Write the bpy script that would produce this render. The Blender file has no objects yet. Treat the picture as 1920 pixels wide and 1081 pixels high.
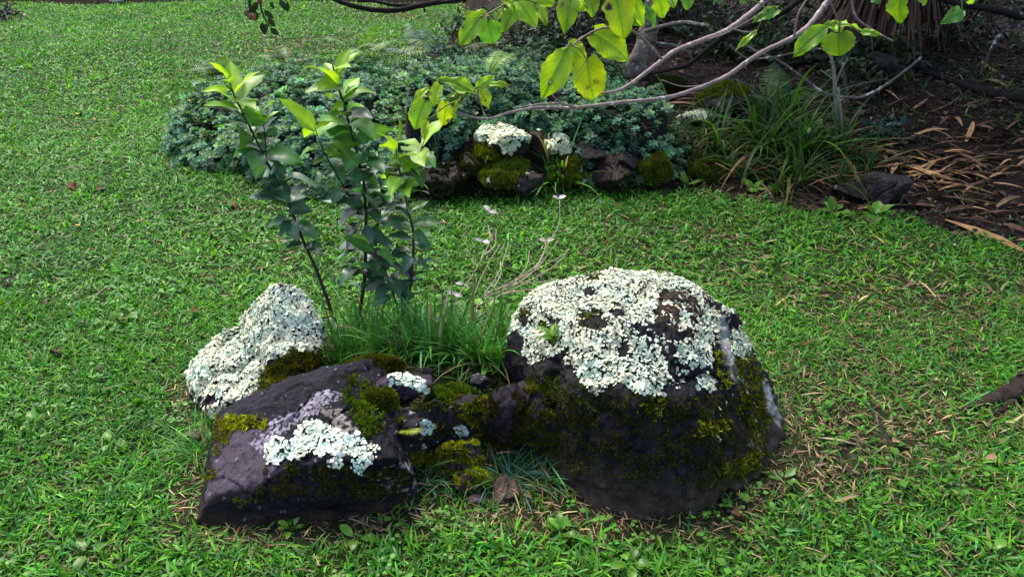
import bpy, bmesh, math
import numpy as np
from mathutils import Vector

rng = np.random.default_rng(11)
PI = math.pi
scene = bpy.context.scene
COL = scene.collection

# ------------------------------------------------------------------ camera model
W, H, F = 1920.0, 1081.0, 1450.0
CX, CY, CAMZ = 960.0, 540.5, 1.55
PITCH = math.radians(29.0)
cp, sp = math.cos(PITCH), math.sin(PITCH)
FWD, UP, RIGHT = np.array([0, cp, -sp]), np.array([0, sp, cp]), np.array([1.0, 0, 0])
EYE = np.array([0, 0, CAMZ])


def ray(px, py):
    return FWD + (px - CX) / F * RIGHT - (py - CY) / F * UP


def G(px, py, z=0.0):                       # point of the view ray at height z
    d = ray(px, py)
    return EYE + d * ((z - CAMZ) / d[2])


def D(px, py, Y):                           # point of the view ray at distance Y
    d = ray(px, py)
    return EYE + d * (Y / d[1])


def proj(P):
    r = P - EYE
    dep = np.maximum(r @ FWD, 1e-3)
    return np.stack([CX + F * r[:, 0] / dep, CY - F * (r @ UP) / dep], 1)


# ------------------------------------------------------------------ noise
_perm = np.random.default_rng(3).permutation(256)
_perm = np.concatenate([_perm, _perm, _perm])
_grad = np.random.default_rng(4).normal(size=(256, 3))
_grad /= np.linalg.norm(_grad, axis=1)[:, None]


def noise(p):
    p = np.asarray(p, float)
    i = np.floor(p).astype(int)
    f = p - i
    u = f * f * f * (f * (f * 6 - 15) + 10)
    i &= 255
    out = 0
    for dx in (0, 1):
        for dy in (0, 1):
            for dz in (0, 1):
                h = _perm[_perm[_perm[(i[:, 0] + dx) & 255] + ((i[:, 1] + dy) & 255)] + ((i[:, 2] + dz) & 255)]
                g = _grad[h]
                dot = g[:, 0] * (f[:, 0] - dx) + g[:, 1] * (f[:, 1] - dy) + g[:, 2] * (f[:, 2] - dz)
                w = (u[:, 0] if dx else 1 - u[:, 0]) * (u[:, 1] if dy else 1 - u[:, 1]) * (u[:, 2] if dz else 1 - u[:, 2])
                out = out + w * dot
    return out * 1.6


def fbm(p, octaves=4, gain=0.5):
    p = np.asarray(p, float)
    a, s, out = 1.0, 1.0, 0
    for k in range(octaves):
        out = out + a * noise(p * s + 17.3 * k)
        a *= gain
        s *= 2.03
    return out


def p3(x, y, z=0.0):
    x = np.asarray(x, float)
    return np.stack([x, np.asarray(y, float) + 0 * x, np.zeros_like(x) + z], 1)


def sstep(a, b, x):
    t = np.clip((x - a) / (b - a), 0, 1)
    return t * t * (3 - 2 * t)


def in_poly(pts, poly):
    poly = np.asarray(poly, float)
    x, y = pts[:, 0], pts[:, 1]
    ins = np.zeros(len(pts), bool)
    n = len(poly)
    for k in range(n):
        x0, y0 = poly[k]
        x1, y1 = poly[(k + 1) % n]
        c = (y0 > y) != (y1 > y)
        if abs(y1 - y0) < 1e-12:
            continue
        ins ^= c & (x < (x1 - x0) * (y - y0) / (y1 - y0) + x0)
    return ins


def sdist(pts, poly):                       # positive inside
    poly = np.asarray(poly, float)
    best = np.full(len(pts), 1e9)
    n = len(poly)
    for k in range(n):
        a, b = poly[k], poly[(k + 1) % n]
        ab = b - a
        t = np.clip(((pts - a) @ ab) / max(ab @ ab, 1e-12), 0, 1)
        best = np.minimum(best, np.linalg.norm(pts - a - t[:, None] * ab, axis=1))
    return np.where(in_poly(pts, poly), best, -best)


# ------------------------------------------------------------------ mesh building
class MB:
    def __init__(self):
        self.v, self.f, self.c, self.n = [], {}, [], 0

    def add(self, v, f, c):
        v = np.asarray(v, float).reshape(-1, 3)
        c = np.asarray(c, float)
        if c.ndim == 1 or len(c) == 1:
            c = c.reshape(3)
            c = np.broadcast_to(c, (len(v), 3))
        self.v.append(v)
        self.c.append(c)
        fs = f if isinstance(f, (list, tuple)) else [f]
        for a in fs:
            a = np.asarray(a, int)
            if a.size:
                self.f.setdefault(a.shape[1], []).append(a + self.n)
        self.n += len(v)

    def build(self, name, mat, parent=None, origin=(0, 0, 0), smooth=True):
        V = np.concatenate(self.v) - np.asarray(origin, float)
        Cc = np.concatenate(self.c)
        me = bpy.data.meshes.new(name)
        me.vertices.add(len(V))
        me.vertices.foreach_set('co', V.astype(np.float32).ravel())
        faces = [np.concatenate(a) for a in self.f.values()]
        nl = sum(a.size for a in faces)
        np_ = sum(len(a) for a in faces)
        me.loops.add(nl)
        me.polygons.add(np_)
        me.loops.foreach_set('vertex_index', np.concatenate([a.ravel() for a in faces]).astype(np.int32))
        tot = np.concatenate([np.full(len(a), a.shape[1]) for a in faces])
        start = np.concatenate([[0], np.cumsum(tot)[:-1]])
        me.polygons.foreach_set('loop_start', start.astype(np.int32))
        me.polygons.foreach_set('loop_total', tot.astype(np.int32))
        me.polygons.foreach_set('use_smooth', np.full(np_, smooth))
        at = me.attributes.new('Col', 'FLOAT_COLOR', 'POINT')
        at.data.foreach_set('color', np.concatenate([Cc, np.ones((len(Cc), 1))], 1).astype(np.float32).ravel())
        me.update()
        me.validate()
        me.materials.append(mat)
        o = bpy.data.objects.new(name, me)
        COL.objects.link(o)
        if parent is not None:
            o.parent = parent
        else:
            o.location = origin
        return o


def tag(o, label, cat, group=None, kind=None):
    o['label'] = label
    o['category'] = cat
    if group:
        o['group'] = group
    if kind:
        o['kind'] = kind
    return o


def empty(name, loc, label, cat, group=None):
    o = bpy.data.objects.new(name, None)
    o.empty_display_size = 0.1
    COL.objects.link(o)
    o.location = loc
    return tag(o, label, cat, group)


def norm(a):
    return a / np.maximum(np.linalg.norm(a, axis=-1, keepdims=True), 1e-9)


def frames(d, up):                          # columns: x side, y along d, z normal
    d = norm(np.asarray(d, float))
    up = np.broadcast_to(np.asarray(up, float), d.shape)
    x = np.cross(d, up)
    bad = np.linalg.norm(x, axis=1) < 1e-4
    if bad.any():
        x[bad] = np.cross(d[bad], np.array([0.3, 0.9, 0.1]))
    x = norm(x)
    z = np.cross(x, d)
    return np.stack([x, d, z], 2)


def scatter(mb, tmpl, R, t, s, col, shade=None):
    """copies of a template (v, faces) with frame R, place t, scale s (N or N,3), colour (N,3)"""
    tv, tf = tmpl
    s = np.asarray(s, float)
    if s.ndim == 1:
        s = np.repeat(s[:, None], 3, 1)
    m, n = len(tv), len(t)
    if n == 0:
        return
    V = np.einsum('nij,nkj->nki', R, tv[None] * s[:, None, :]) + t[:, None, :]
    c = np.repeat(col[:, None, :], m, 1)
    if shade is not None:
        c = c * shade[None, :, :] if shade.ndim == 2 else c * shade[None, :, None]
    fs = []
    for f in tf:
        fs.append((f[None] + (np.arange(n) * m)[:, None, None]).reshape(-1, f.shape[1]))
    mb.add(V.reshape(-1, 3), fs, c.reshape(-1, 3))


def grid_faces(rows, cols):
    f = []
    for r in range(rows - 1):
        for c in range(cols - 1):
            a = r * cols + c
            f.append((a, a + 1, a + cols + 1, a + cols))
    return np.array(f)


def leaf_tmpl(rows=6, cols=3, bend=0.8, fold=0.25, width=0.3, prof=None, wave=0.0, seed=0, tipw=0.02):
    """unit leaf along +y; width = half width at the widest"""
    r = np.random.default_rng(seed)
    prof = prof or (lambda t: math.sin(PI * t ** 0.8) ** 0.8)
    v = []
    ph = r.uniform(0, 6)
    for i in range(rows):
        t = i / (rows - 1)
        if abs(bend) > 1e-3:
            y, z = math.sin(bend * t) / bend, -(1 - math.cos(bend * t)) / bend
        else:
            y, z = t, 0
        w = width * max(prof(min(max(t, 0.001), 0.999)), tipw)
        for j in range(cols):
            s = 2 * j / (cols - 1) - 1
            zz = z + fold * abs(s) * w + wave * w * math.sin(9 * t + ph + 2 * s) * abs(s)
            v.append((s * w, y, zz))
    return np.array(v), [grid_faces(rows, cols)]


def blade_prof(t):
    return min(1.0, 0.55 + 2.2 * t) * (1 - t ** 2.6)


def tube(mb, pts, rad, col, sides=7, sub=5, wob=0.0, seed=0, cap=True, rough=0.0):
    """a smooth tapered limb through pts"""
    P = np.asarray(pts, float)
    rad = np.broadcast_to(np.asarray(rad, float), (len(P),)) if np.ndim(rad) else np.full(len(P), rad)
    if len(P) > 2 and sub > 1:
        Q, rr = [], []
        E = np.concatenate([[2 * P[0] - P[1]], P, [2 * P[-1] - P[-2]]])
        for i in range(len(P) - 1):
            p0, p1, p2, p3_ = E[i], E[i + 1], E[i + 2], E[i + 3]
            for k in range(sub):
                t = k / sub
                Q.append(0.5 * (2 * p1 + (p2 - p0) * t + (2 * p0 - 5 * p1 + 4 * p2 - p3_) * t * t + (3 * p1 - p0 - 3 * p2 + p3_) * t ** 3))
                rr.append(rad[i] * (1 - t) + rad[i + 1] * t)
        Q.append(P[-1])
        rr.append(rad[-1])
        P, rad = np.array(Q), np.array(rr)
    n = len(P)
    if wob:
        r = np.random.default_rng(seed)
        P = P + r.normal(size=P.shape) * (wob * rad[:, None])
        rad = rad * (1 + 0.6 * wob * r.normal(size=n))
    T = norm(np.gradient(P, axis=0))
    Rm = frames(T, np.array([0.13, 0.21, 0.97]))
    a = np.arange(sides) * 2 * PI / sides
    ring = np.cos(a)[None, :, None] * Rm[:, None, :, 0] + np.sin(a)[None, :, None] * Rm[:, None, :, 2]
    V = (P[:, None, :] + ring * rad[:, None, None]).reshape(-1, 3)
    if rough:
        dv = (ring * rad[:, None, None]).reshape(-1, 3)
        V = V + dv * (rough * fbm(V * np.array([1, 1, .45]) / max(rad.mean(), .004) * .9 + seed, 3))[:, None]
    i = np.arange(n - 1)[:, None] * sides
    j = np.arange(sides)[None, :]
    k = (j + 1) % sides
    f = np.stack([i + j, i + k, i + k + sides, i + j + sides], 2).reshape(-1, 4)
    fs = [f]
    if cap:
        V = np.concatenate([V, P[[0, -1]]])
        c0, c1 = n * sides, n * sides + 1
        jj = np.arange(sides)
        kk = (jj + 1) % sides
        fs.append(np.concatenate([np.stack([kk, jj, 0 * jj + c0], 1), np.stack([jj, kk, 0 * jj - sides + 0], 1) * 0 + np.stack([(n - 1) * sides + jj, (n - 1) * sides + kk, 0 * jj + c1], 1)]))
    mb.add(V, fs, col)
    return P


def jit(base, n, amt=0.25, hue=0.1):
    base = np.asarray(base, float)
    c = np.broadcast_to(base, (n, 3)) * np.exp(rng.normal(0, amt, (n, 1))) * np.exp(rng.normal(0, hue, (n, 3)))
    return np.clip(c, 0.002, 0.95)


# ------------------------------------------------------------------ materials
def new_mat(name):
    m = bpy.data.materials.new(name)
    m.use_nodes = True
    nt = m.node_tree
    for n in list(nt.nodes):
        nt.nodes.remove(n)
    return m, nt, nt.nodes.new('ShaderNodeOutputMaterial')


def nd(nt, typ, **kw):
    n = nt.nodes.new(typ)
    for k, v in kw.items():
        if k in n.inputs.keys() if isinstance(k, str) else False:
            n.inputs[k].default_value = v
        else:
            setattr(n, k, v)
    return n


def foliage_mat(name, rough=0.45, trans=0.35, tint=(1.15, 1.25, 0.5), spec=0.4, scale=60.0):
    m, nt, out = new_mat(name)
    L = nt.links.new
    at = nd(nt, 'ShaderNodeAttribute', attribute_name='Col')
    tc = nd(nt, 'ShaderNodeTexCoord')
    nz = nd(nt, 'ShaderNodeTexNoise', Scale=scale, Detail=3.0)
    L(tc.outputs['Object'], nz.inputs['Vector'])
    mr = nd(nt, 'ShaderNodeMapRange')
    mr.inputs['To Min'].default_value = 0.65
    mr.inputs['To Max'].default_value = 1.35
    L(nz.outputs['Fac'], mr.inputs['Value'])
    mul = nd(nt, 'ShaderNodeVectorMath', operation='SCALE')
    L(at.outputs['Color'], mul.inputs[0])
    L(mr.outputs['Result'], mul.inputs['Scale'])
    bs = nd(nt, 'ShaderNodeBsdfPrincipled', Roughness=rough)
    bs.inputs['Specular IOR Level'].default_value = spec
    L(mul.outputs['Vector'], bs.inputs['Base Color'])
    tm = nd(nt, 'ShaderNodeVectorMath', operation='MULTIPLY')
    L(mul.outputs['Vector'], tm.inputs[0])
    tm.inputs[1].default_value = tint
    tr = nd(nt, 'ShaderNodeBsdfTranslucent')
    L(tm.outputs['Vector'], tr.inputs['Color'])
    mx = nd(nt, 'ShaderNodeMixShader')
    mx.inputs[0].default_value = trans
    L(bs.outputs[0], mx.inputs[1])
    L(tr.outputs[0], mx.inputs[2])
    L(mx.outputs[0], out.inputs['Surface'])
    return m


def solid_mat(name, rough=0.8, spec=0.3, scale=30.0, lo=0.5, hi=1.5, bump=0.4, bscale=80.0, bdist=0.004,
              spot=None, spot_scale=25.0, spot_at=0.62):
    m, nt, out = new_mat(name)
    L = nt.links.new
    at = nd(nt, 'ShaderNodeAttribute', attribute_name='Col')
    tc = nd(nt, 'ShaderNodeTexCoord')
    nz = nd(nt, 'ShaderNodeTexNoise', Scale=scale, Detail=6.0, Roughness=0.65)
    L(tc.outputs['Object'], nz.inputs['Vector'])
    mr = nd(nt, 'ShaderNodeMapRange')
    mr.inputs['From Min'].default_value = 0.25
    mr.inputs['From Max'].default_value = 0.75
    mr.inputs['To Min'].default_value = lo
    mr.inputs['To Max'].default_value = hi
    L(nz.outputs['Fac'], mr.inputs['Value'])
    mul = nd(nt, 'ShaderNodeVectorMath', operation='SCALE')
    L(at.outputs['Color'], mul.inputs[0])
    L(mr.outputs['Result'], mul.inputs['Scale'])
    bs = nd(nt, 'ShaderNodeBsdfPrincipled', Roughness=rough)
    bs.inputs['Specular IOR Level'].default_value = spec
    col = mul.outputs['Vector']
    if spot is not None:
        n2 = nd(nt, 'ShaderNodeTexNoise', Scale=spot_scale, Detail=5.0, Roughness=0.7)
        L(tc.outputs['Object'], n2.inputs['Vector'])
        rp = nd(nt, 'ShaderNodeMapRange')
        rp.inputs['From Min'].default_value = spot_at
        rp.inputs['From Max'].default_value = spot_at + 0.04
        L(n2.outputs['Fac'], rp.inputs['Value'])
        mixc = nd(nt, 'ShaderNodeMix', data_type='RGBA')
        L(rp.outputs['Result'], mixc.inputs[0])
        L(col, mixc.inputs[6])
        mixc.inputs[7].default_value = (*spot, 1)
        col = mixc.outputs[2]
    L(col, bs.inputs['Base Color'])
    nb = nd(nt, 'ShaderNodeTexNoise', Scale=bscale, Detail=6.0, Roughness=0.7)
    L(tc.outputs['Object'], nb.inputs['Vector'])
    bp = nd(nt, 'ShaderNodeBump', Strength=bump, Distance=bdist)
    L(nb.outputs['Fac'], bp.inputs['Height'])
    L(bp.outputs['Normal'], bs.inputs['Normal'])
    L(bs.outputs[0], out.inputs['Surface'])
    return m


M_GRASS = foliage_mat('grass_blades', 0.48, 0.38, (1.1, 1.25, 0.40), 0.35, 40)
M_FINE = foliage_mat('fine_grass', 0.5, 0.3, (1.1, 1.2, 0.5), 0.35, 40)
M_STRAW = foliage_mat('dry_straw', 0.8, 0.15, (1.1, 1.0, 0.8), 0.2, 50)
M_GLOSSY = foliage_mat('sapling_leaf', 0.36, 0.26, (1.2, 1.3, 0.4), 0.5, 45)
M_BROAD = foliage_mat('broad_leaf', 0.38, 0.45, (1.2, 1.15, 0.35), 0.45, 28)
M_SHRUB = foliage_mat('shrub_leaf', 0.6, 0.18, (1.1, 1.2, 0.6), 0.22, 40)
M_DARKLEAF = foliage_mat('shade_leaf', 0.5, 0.25, (1.1, 1.2, 0.5), 0.35, 20)
M_MOSS = foliage_mat('moss', 0.9, 0.15, (1.1, 1.15, 0.4), 0.1, 60)
M_LICHEN = foliage_mat('lichen', 0.85, 0.10, (1.0, 1.0, 0.9), 0.15, 90)
M_ROCK = solid_mat('basalt_rock', 0.5, 0.16, 40, 0.3, 1.7, 0.7, 60, 0.018)
M_ROCKW = solid_mat('wall_rock', 0.8, 0.3, 25, 0.4, 1.6, 0.8, 60, 0.01)
M_SOIL = solid_mat('soil', 0.95, 0.15, 18, 0.45, 1.5, 0.8, 70, 0.012)
M_BARK = solid_mat('pale_bark', 0.8, 0.25, 30, 0.55, 1.4, 0.7, 90, 0.004, (0.50, 0.52, 0.46), 24, 0.585)
M_DBARK = solid_mat('dark_bark', 0.85, 0.2, 25, 0.5, 1.5, 0.8, 70, 0.006, (0.26, 0.3, 0.24), 22, 0.68)
M_STEM = solid_mat('green_stem', 0.7, 0.3, 60, 0.7, 1.3, 0.3, 120, 0.001)
M_DEAD = solid_mat('dead_leaf', 0.75, 0.25, 35, 0.6, 1.35, 0.4, 120, 0.002)

# ------------------------------------------------------------------ terrain
BED = np.array([G(x, y)[:2] for x, y in [(312, 282), (430, 316), (540, 352), (700, 368), (800, 372), (960, 366), (1120, 354),
                (1250, 358), (1400, 374), (1560, 402), (1700, 412), (1800, 436), (1930, 482), (2300, 600)]]
               + [(9, 2.2), (15, 3), (16, 16), (-1.2, 15)] + [G(x, y)[:2] for x, y in [(868, 26), (905, 105), (700, 132), (540, 156), (420, 185), (330, 240)]])
FARBED_Y = 9.75
MND = G(800, 745, 0.1)[:2]


def bed_d(x, y):
    return sdist(np.stack([x, y], 1), BED)


def terrain(x, y):
    x = np.asarray(x, float)
    y = np.asarray(y, float)
    d = bed_d(x, y) + 0.05 * noise(p3(x * 3, y * 3))
    ramp = np.where(x < -0.55, 0.9, np.where(x < 0.85, 0.22, 1.6))
    hgt = np.where(x < -0.55, 0.14, 0.27)
    z = hgt * sstep(0, 1, d / ramp)
    z = z + 0.018 * noise(p3(x * 1.1, y * 1.1, 5)) + 0.006 * noise(p3(x * 5, y * 5, 9))
    z = z + 0.13 * np.exp(-(((x - MND[0]) / 0.33) ** 2 + ((y - MND[1] - 0.1) / 0.26) ** 2))
    z = z + 0.05 * sstep(5.5, 9, y) * (1 + noise(p3(x * .5, y * .5, 2)))
    return z


def terr1(x, y):
    return float(terrain(np.array([x]), np.array([y]))[0])


def GT(px, py, lift=0.0):                   # where the view ray meets the ground
    d = ray(px, py)
    t = np.linspace(0.8, 30, 1500)
    P = EYE + t[:, None] * d
    h = P[:, 2] - terrain(P[:, 0], P[:, 1]) - lift
    k = int(np.argmax(h < 0))
    if h[k] >= 0:
        k = len(t) - 1
    a = h[k - 1] / max(h[k - 1] - h[k], 1e-9)
    return EYE + (t[k - 1] + a * (t[k] - t[k - 1])) * d


def axis(a, b, c, d, fine, coarse):
    return np.unique(np.concatenate([np.linspace(a, b, coarse), np.linspace(b, c, fine), np.linspace(c, d, coarse)]))


gx = axis(-60, -8, 8, 60, 300, 24)
gy = axis(-30, 0.2, 12, 90, 270, 24)
X, Y = np.meshgrid(gx, gy)
x, y = X.ravel(), Y.ravel()
z = terrain(x, y)
d = bed_d(x, y)
n1 = fbm(p3(x * 2.5, y * 2.5, 1), 3)
soil = np.array([0.020, 0.013, 0.009])
thatch = np.array([0.020, 0.026, 0.008])
k = sstep(-0.06, 0.06, d + 0.05 * n1)[:, None]
cc = soil * k + thatch * (1 - k)
cc = cc * (1 + 0.3 * n1[:, None])
mb = MB()
mb.add(np.stack([x, y, z], 1), grid_faces(len(gy), len(gx)), np.clip(cc, 0.004, 1))
ground = mb.build('ground', M_SOIL)
ground['kind'] = 'structure'

# ------------------------------------------------------------------ rocks
_ico = {}


def ico(n):
    if n not in _ico:
        bm = bmesh.new()
        bmesh.ops.create_icosphere(bm, subdivisions=n, radius=1)
        v = np.array([q.co[:] for q in bm.verts])
        f = np.array([[q.index for q in p.verts] for p in bm.faces])
        bm.free()
        _ico[n] = (v, f)
    return _ico[n]


def hull_planes(pts):
    bm = bmesh.new()
    for p in pts:
        bm.verts.new(Vector(p))
    bmesh.ops.convex_hull(bm, input=bm.verts)
    bm.normal_update()
    bm.faces.ensure_lookup_table()
    N, d = [], []
    for f in bm.faces:
        if f.calc_area() > 1e-7:
            N.append(f.normal[:])
            d.append(f.normal.dot(f.verts[0].co))
    bm.free()
    return np.array(N), np.array(d)


def rock_shape(pts, sub=6, p=24, amp=0.012, freq=9.0, seed=0, ridged=0.0):
    pts = np.asarray(pts, float)
    c = (pts.min(0) + pts.max(0)) / 2 * 0.5 + pts.mean(0) * 0.5
    N, d = hull_planes(pts - c)
    keep = d > 1e-3
    N, d = N[keep], d[keep]
    u, f = ico(sub)
    # merge near-coplanar faces so that rounding stays even
    q = np.maximum(u @ N.T, 0) / d[None]
    qm = q.max(1)
    r = 1.0 / (qm * np.power(np.power(q / qm[:, None], p).sum(1), 1.0 / p)) * 1.015
    V = u * r[:, None]
    o = np.array([seed * 3.1, seed * 1.7, seed * 0.9])
    dis = fbm((V + o) * freq, 5, 0.55)
    if ridged:
        dis = dis - ridged * np.abs(noise((V + o) * freq * 0.8))
    ck = noise((V + o) * freq * 0.55 + 5.5)
    dis = dis - 1.1 * np.exp(-(ck / 0.045) ** 2)
    dis = dis + 0.36 * noise((V + o) * freq * 5) + 0.24 * noise((V + o) * freq * 12)
    V = V * (1 + (amp * dis / np.maximum(r, 0.03))[:, None]) + c
    return V, f


def vnormals(V, f):
    fn = np.cross(V[f[:, 1]] - V[f[:, 0]], V[f[:, 2]] - V[f[:, 0]])
    n = np.zeros_like(V)
    for k in range(3):
        np.add.at(n, f[:, k], fn)
    return norm(n)


def surf_samples(V, f, n, seed):
    r = np.random.default_rng(seed)
    a, b, c = V[f[:, 0]], V[f[:, 1]], V[f[:, 2]]
    fn = np.cross(b - a, c - a)
    ar = np.linalg.norm(fn, axis=1)
    k = r.choice(len(f), n, p=ar / ar.sum())
    s, t = r.random(n), r.random(n)
    m = s + t > 1
    s[m], t[m] = 1 - s[m], 1 - t[m]
    P = a[k] + s[:, None] * (b[k] - a[k]) + t[:, None] * (c[k] - a[k])
    return P, norm(fn[k])


def thin(P, r):
    cell = {}
    keep = []
    r2 = r * r
    K = np.floor(P / r).astype(int)
    for i in range(len(P)):
        kx, ky, kz = K[i]
        ok = True
        for dx in (-1, 0, 1):
            for dy in (-1, 0, 1):
                for dz in (-1, 0, 1):
                    for j in cell.get((kx + dx, ky + dy, kz + dz), ()):
                        q = P[i] - P[j]
                        if q @ q < r2:
                            ok = False
                            break
                    if not ok:
                        break
                if not ok:
                    break
            if not ok:
                break
        if ok:
            cell.setdefault((kx, ky, kz), []).append(i)
            keep.append(i)
    return np.array(keep, int)


def warp_px(P, amt=7.0, fr=45.0):
    q = proj(P)
    q[:, 0] += amt * fbm(P * fr, 2)
    q[:, 1] += amt * fbm(P * fr + 31.7, 2)
    return q


def facing(P, N):
    return ((EYE - P) * N).sum(1) > 0.0


def inside_any(q, polys):
    m = np.zeros(len(q), bool)
    for p in polys:
        m |= in_poly(q, p)
    return m


def lobe_tmpls():
    out = []
    for s in range(5):
        r = np.random.default_rng(50 + s)
        k = 8
        a = np.arange(k) * 2 * PI / k
        v = [(0, 0, 0.12 + 0.07 * r.normal())]
        for q, (rad, h) in enumerate([(0.62, 0.17), (1.0, 0.03)]):
            for j in range(k):
                rr = rad * (1 + (0.24 * r.normal() if q else 0.06 * r.normal()))
                v.append((rr * math.cos(a[j]), rr * math.sin(a[j]), h + (0.16 if q else 0.07) * r.normal()))
        f3 = np.array([(0, 1 + j, 1 + (j + 1) % k) for j in range(k)])
        f4 = np.array([(1 + j, 1 + k + j, 1 + k + (j + 1) % k, 1 + (j + 1) % k) for j in range(k)])
        out.append((np.array(v), [f3, f4]))
    return out


LOBES = lobe_tmpls()
LOBE_SHADE = np.concatenate([[1.0], np.full(8, 1.0), np.full(8, 0.9)])


def lichen(V, f, polys, holes, name, parent, origin, n=26000, gap=0.0058, size=0.0068, base=(0.60, 0.66, 0.54), seed=1, back=None, sparse=None, lump=0.006):
    P0, N0 = surf_samples(V, f, n, seed)
    q = warp_px(P0, 6)
    fc = facing(P0, N0)
    free = ~inside_any(q, holes) & fc
    grain = fbm(P0 * 60 + 3, 2) > -0.9
    taken = np.zeros(len(P0), bool)
    r = np.random.default_rng(seed + 7)
    for gi, poly in enumerate(polys):            # every patch is a part of its own
        m = in_poly(q, poly) & free
        if gi == 0 and back is not None:
            m |= (~fc) & (N0[:, 2] > back) & (fbm(P0 * 9, 3) > -0.1)
        if gi == 0 and sparse:
            nn = fbm(P0 * 70, 2)
            for sp_, frac in sparse:
                m |= in_poly(q, sp_) & fc & (nn > frac)
        m &= grain & ~taken
        taken |= m
        P, N = P0[m], N0[m]
        if len(P) < 3:
            continue
        k = thin(P, gap)
        P, N = P[k], N[k]
        n = len(P)
        nrm = norm(N + r.normal(0, 0.19, (n, 3)))
        R = frames(np.cross(nrm, norm(r.normal(size=(n, 3)))), nrm)
        patch = fbm(P * 16, 2)
        c = np.asarray(base)[None] * np.exp(r.normal(0, 0.13, (n, 1)))
        mint = np.array([0.90, 1.0, 0.93])
        cream = np.array([1.06, 1.0, 0.86])
        w = sstep(-0.4, 0.4, patch + r.normal(0, 0.2, n))[:, None]
        c = np.clip(c * (mint * w + cream * (1 - w)), 0, 0.9)
        old = r.random(n) < 0.07
        c[old] *= np.array([0.55, 0.5, 0.5])
        s = size * np.exp(np.clip(r.normal(0, 0.26, n) + .35 * fbm(P * 22 + 40, 2), -.8, .65))
        t = P + N * (0.002 + 0.003 * r.random((n, 1)) + lump * np.clip(fbm(P * 38 + 11, 2) + .3, 0, 1.5)[:, None])
        mb = MB()
        which = r.integers(0, len(LOBES), n)
        for w_ in range(len(LOBES)):
            a = which == w_
            scatter(mb, LOBES[w_], R[a], t[a], s[a], c[a], LOBE_SHADE)
        mb.build(name, M_LICHEN, parent, origin)


def sprig_tmpl():
    v, f = [], []
    for k in range(3):
        a = k * 2 * PI / 3 + 0.4
        b = np.array([math.cos(a), math.sin(a), 0])
        s = np.array([-math.sin(a), math.cos(a), 0])
        tip = b * 0.55 + np.array([0, 0, 1.0])
        i = len(v)
        v += [tuple(b * 0.1 - s * 0.22), tuple(b * 0.1 + s * 0.22), tuple(tip)]
        f.append((i, i + 1, i + 2))
    return np.array(v), [np.array(f)]


SPRIG = sprig_tmpl()
SPRIG_SH = np.array([0.55, 0.55, 1.25] * 3)


def moss(V, f, layers, name, parent, origin, seed=1, size=0.007):
    """layers: (polys, keep fraction, colour, size factor)"""
    mb = MB()
    r = np.random.default_rng(seed)
    for li, (polys, n, thr, col, sf) in enumerate(layers):
        P, N = surf_samples(V, f, n, seed * 13 + li)
        q = warp_px(P, 7)
        if polys is None:
            m = np.ones(len(P), bool)
        else:
            m = inside_any(q, polys) & facing(P, N)
        m &= fbm(P * 28 + li, 3) > thr
        P, N = P[m], N[m]
        n_ = len(P)
        if n_ == 0:
            continue
        d = norm(N * 0.8 + np.array([0, 0, 0.35]) + r.normal(0, 0.35, (n_, 3)))
        R = frames(np.cross(d, norm(r.normal(size=(n_, 3)))), d)
        bump = 0.006 * np.clip(fbm(P * 45 + 9, 2) + 0.4, 0, 2)
        c = np.asarray(col)[None] * np.exp(r.normal(0, 0.3, (n_, 1))) * np.exp(0.5 * fbm(P * 30 + 2, 2))[:, None]
        br = r.random(n_) < 0.08
        c[br] = c[br] * np.array([1.5, 0.8, 0.6])
        scatter(mb, SPRIG, R, P + N * bump[:, None] - N * 0.001, size * sf * np.exp(r.normal(0, 0.3, n_)), np.clip(c, 0.003, 0.8), SPRIG_SH)
    if mb.n == 0:
        return None
    return mb.build(name, M_MOSS, parent, origin)


def rock_cols(V, f, base, seed):
    n = fbm(V * 12 + seed, 4)
    c = np.asarray(base)[None] * (1 + 0.5 * n[:, None])
    c = c * np.exp(0.45 * fbm(V * 55 + seed, 3))[:, None]
    c = c * (1 - 0.6 * np.exp(-(noise(V * 13 + seed) / 0.05) ** 2))[:, None]
    pur = sstep(0.0, 0.6, fbm(V * 7 + seed + 5, 3))[:, None]
    c = c * (1 - pur) + c * np.array([1.25, 0.95, 1.2]) * pur
    return np.clip(c, 0.004, 0.6)


def paint(c, mask, col, a=1.0):
    m = (np.asarray(mask, float) * a)[:, None]
    return c * (1 - m) + np.asarray(col)[None] * m


# --- the big lichen boulder
def base_pts(l, z=0.0, deep=-.10):
    out = []
    for q in l:
        g = G(q[0], q[1], z)
        out += [g, np.array([g[0], g[1], deep])]
    return out


bp = base_pts([(1230, 976), (1130, 962), (1340, 950), (1432, 884), (1050, 910), (1000, 860)]) + [G(1474, 806, 0.02), G(1456, 745, .09),
      G(1418, 650, .23), G(1385, 592, .33), G(1345, 552, .41), G(1290, 526, .45), G(1230, 517, .46), G(1130, 515, .455), G(1065, 526, .43),
      G(1005, 552, .39), G(960, 596, .32), G(948, 640, .26), G(975, 700, .22), G(1000, 800, .08), G(1080, 735, .31), G(1200, 745, .325),
      G(1320, 735, .30), G(1400, 735, .2), G(1230, 850, .19), G(1130, 850, .17), G(1330, 850, .16), G(1240, 600, .445), G(1100, 600, .43),
      (0.05, 2.3, .2), (0.12, 2.36, -.05), (0.35, 2.48, .15), (0.3, 2.45, -.05), (0.62, 2.3, .12), (0.68, 2.25, -.05), (0.3, 2.34, .31), (0.12, 2.28, .29), (0.48, 2.3, .28), (0.0, 2.0, -.05)]
BV, BF = rock_shape(bp, 7, 46, 0.017, 10, 2, 0.5)
bo = np.array([0.33, 1.98, 0.0])
BN = vnormals(BV, BF)
bq = proj(BV)
bqw = warp_px(BV, 9)
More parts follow.
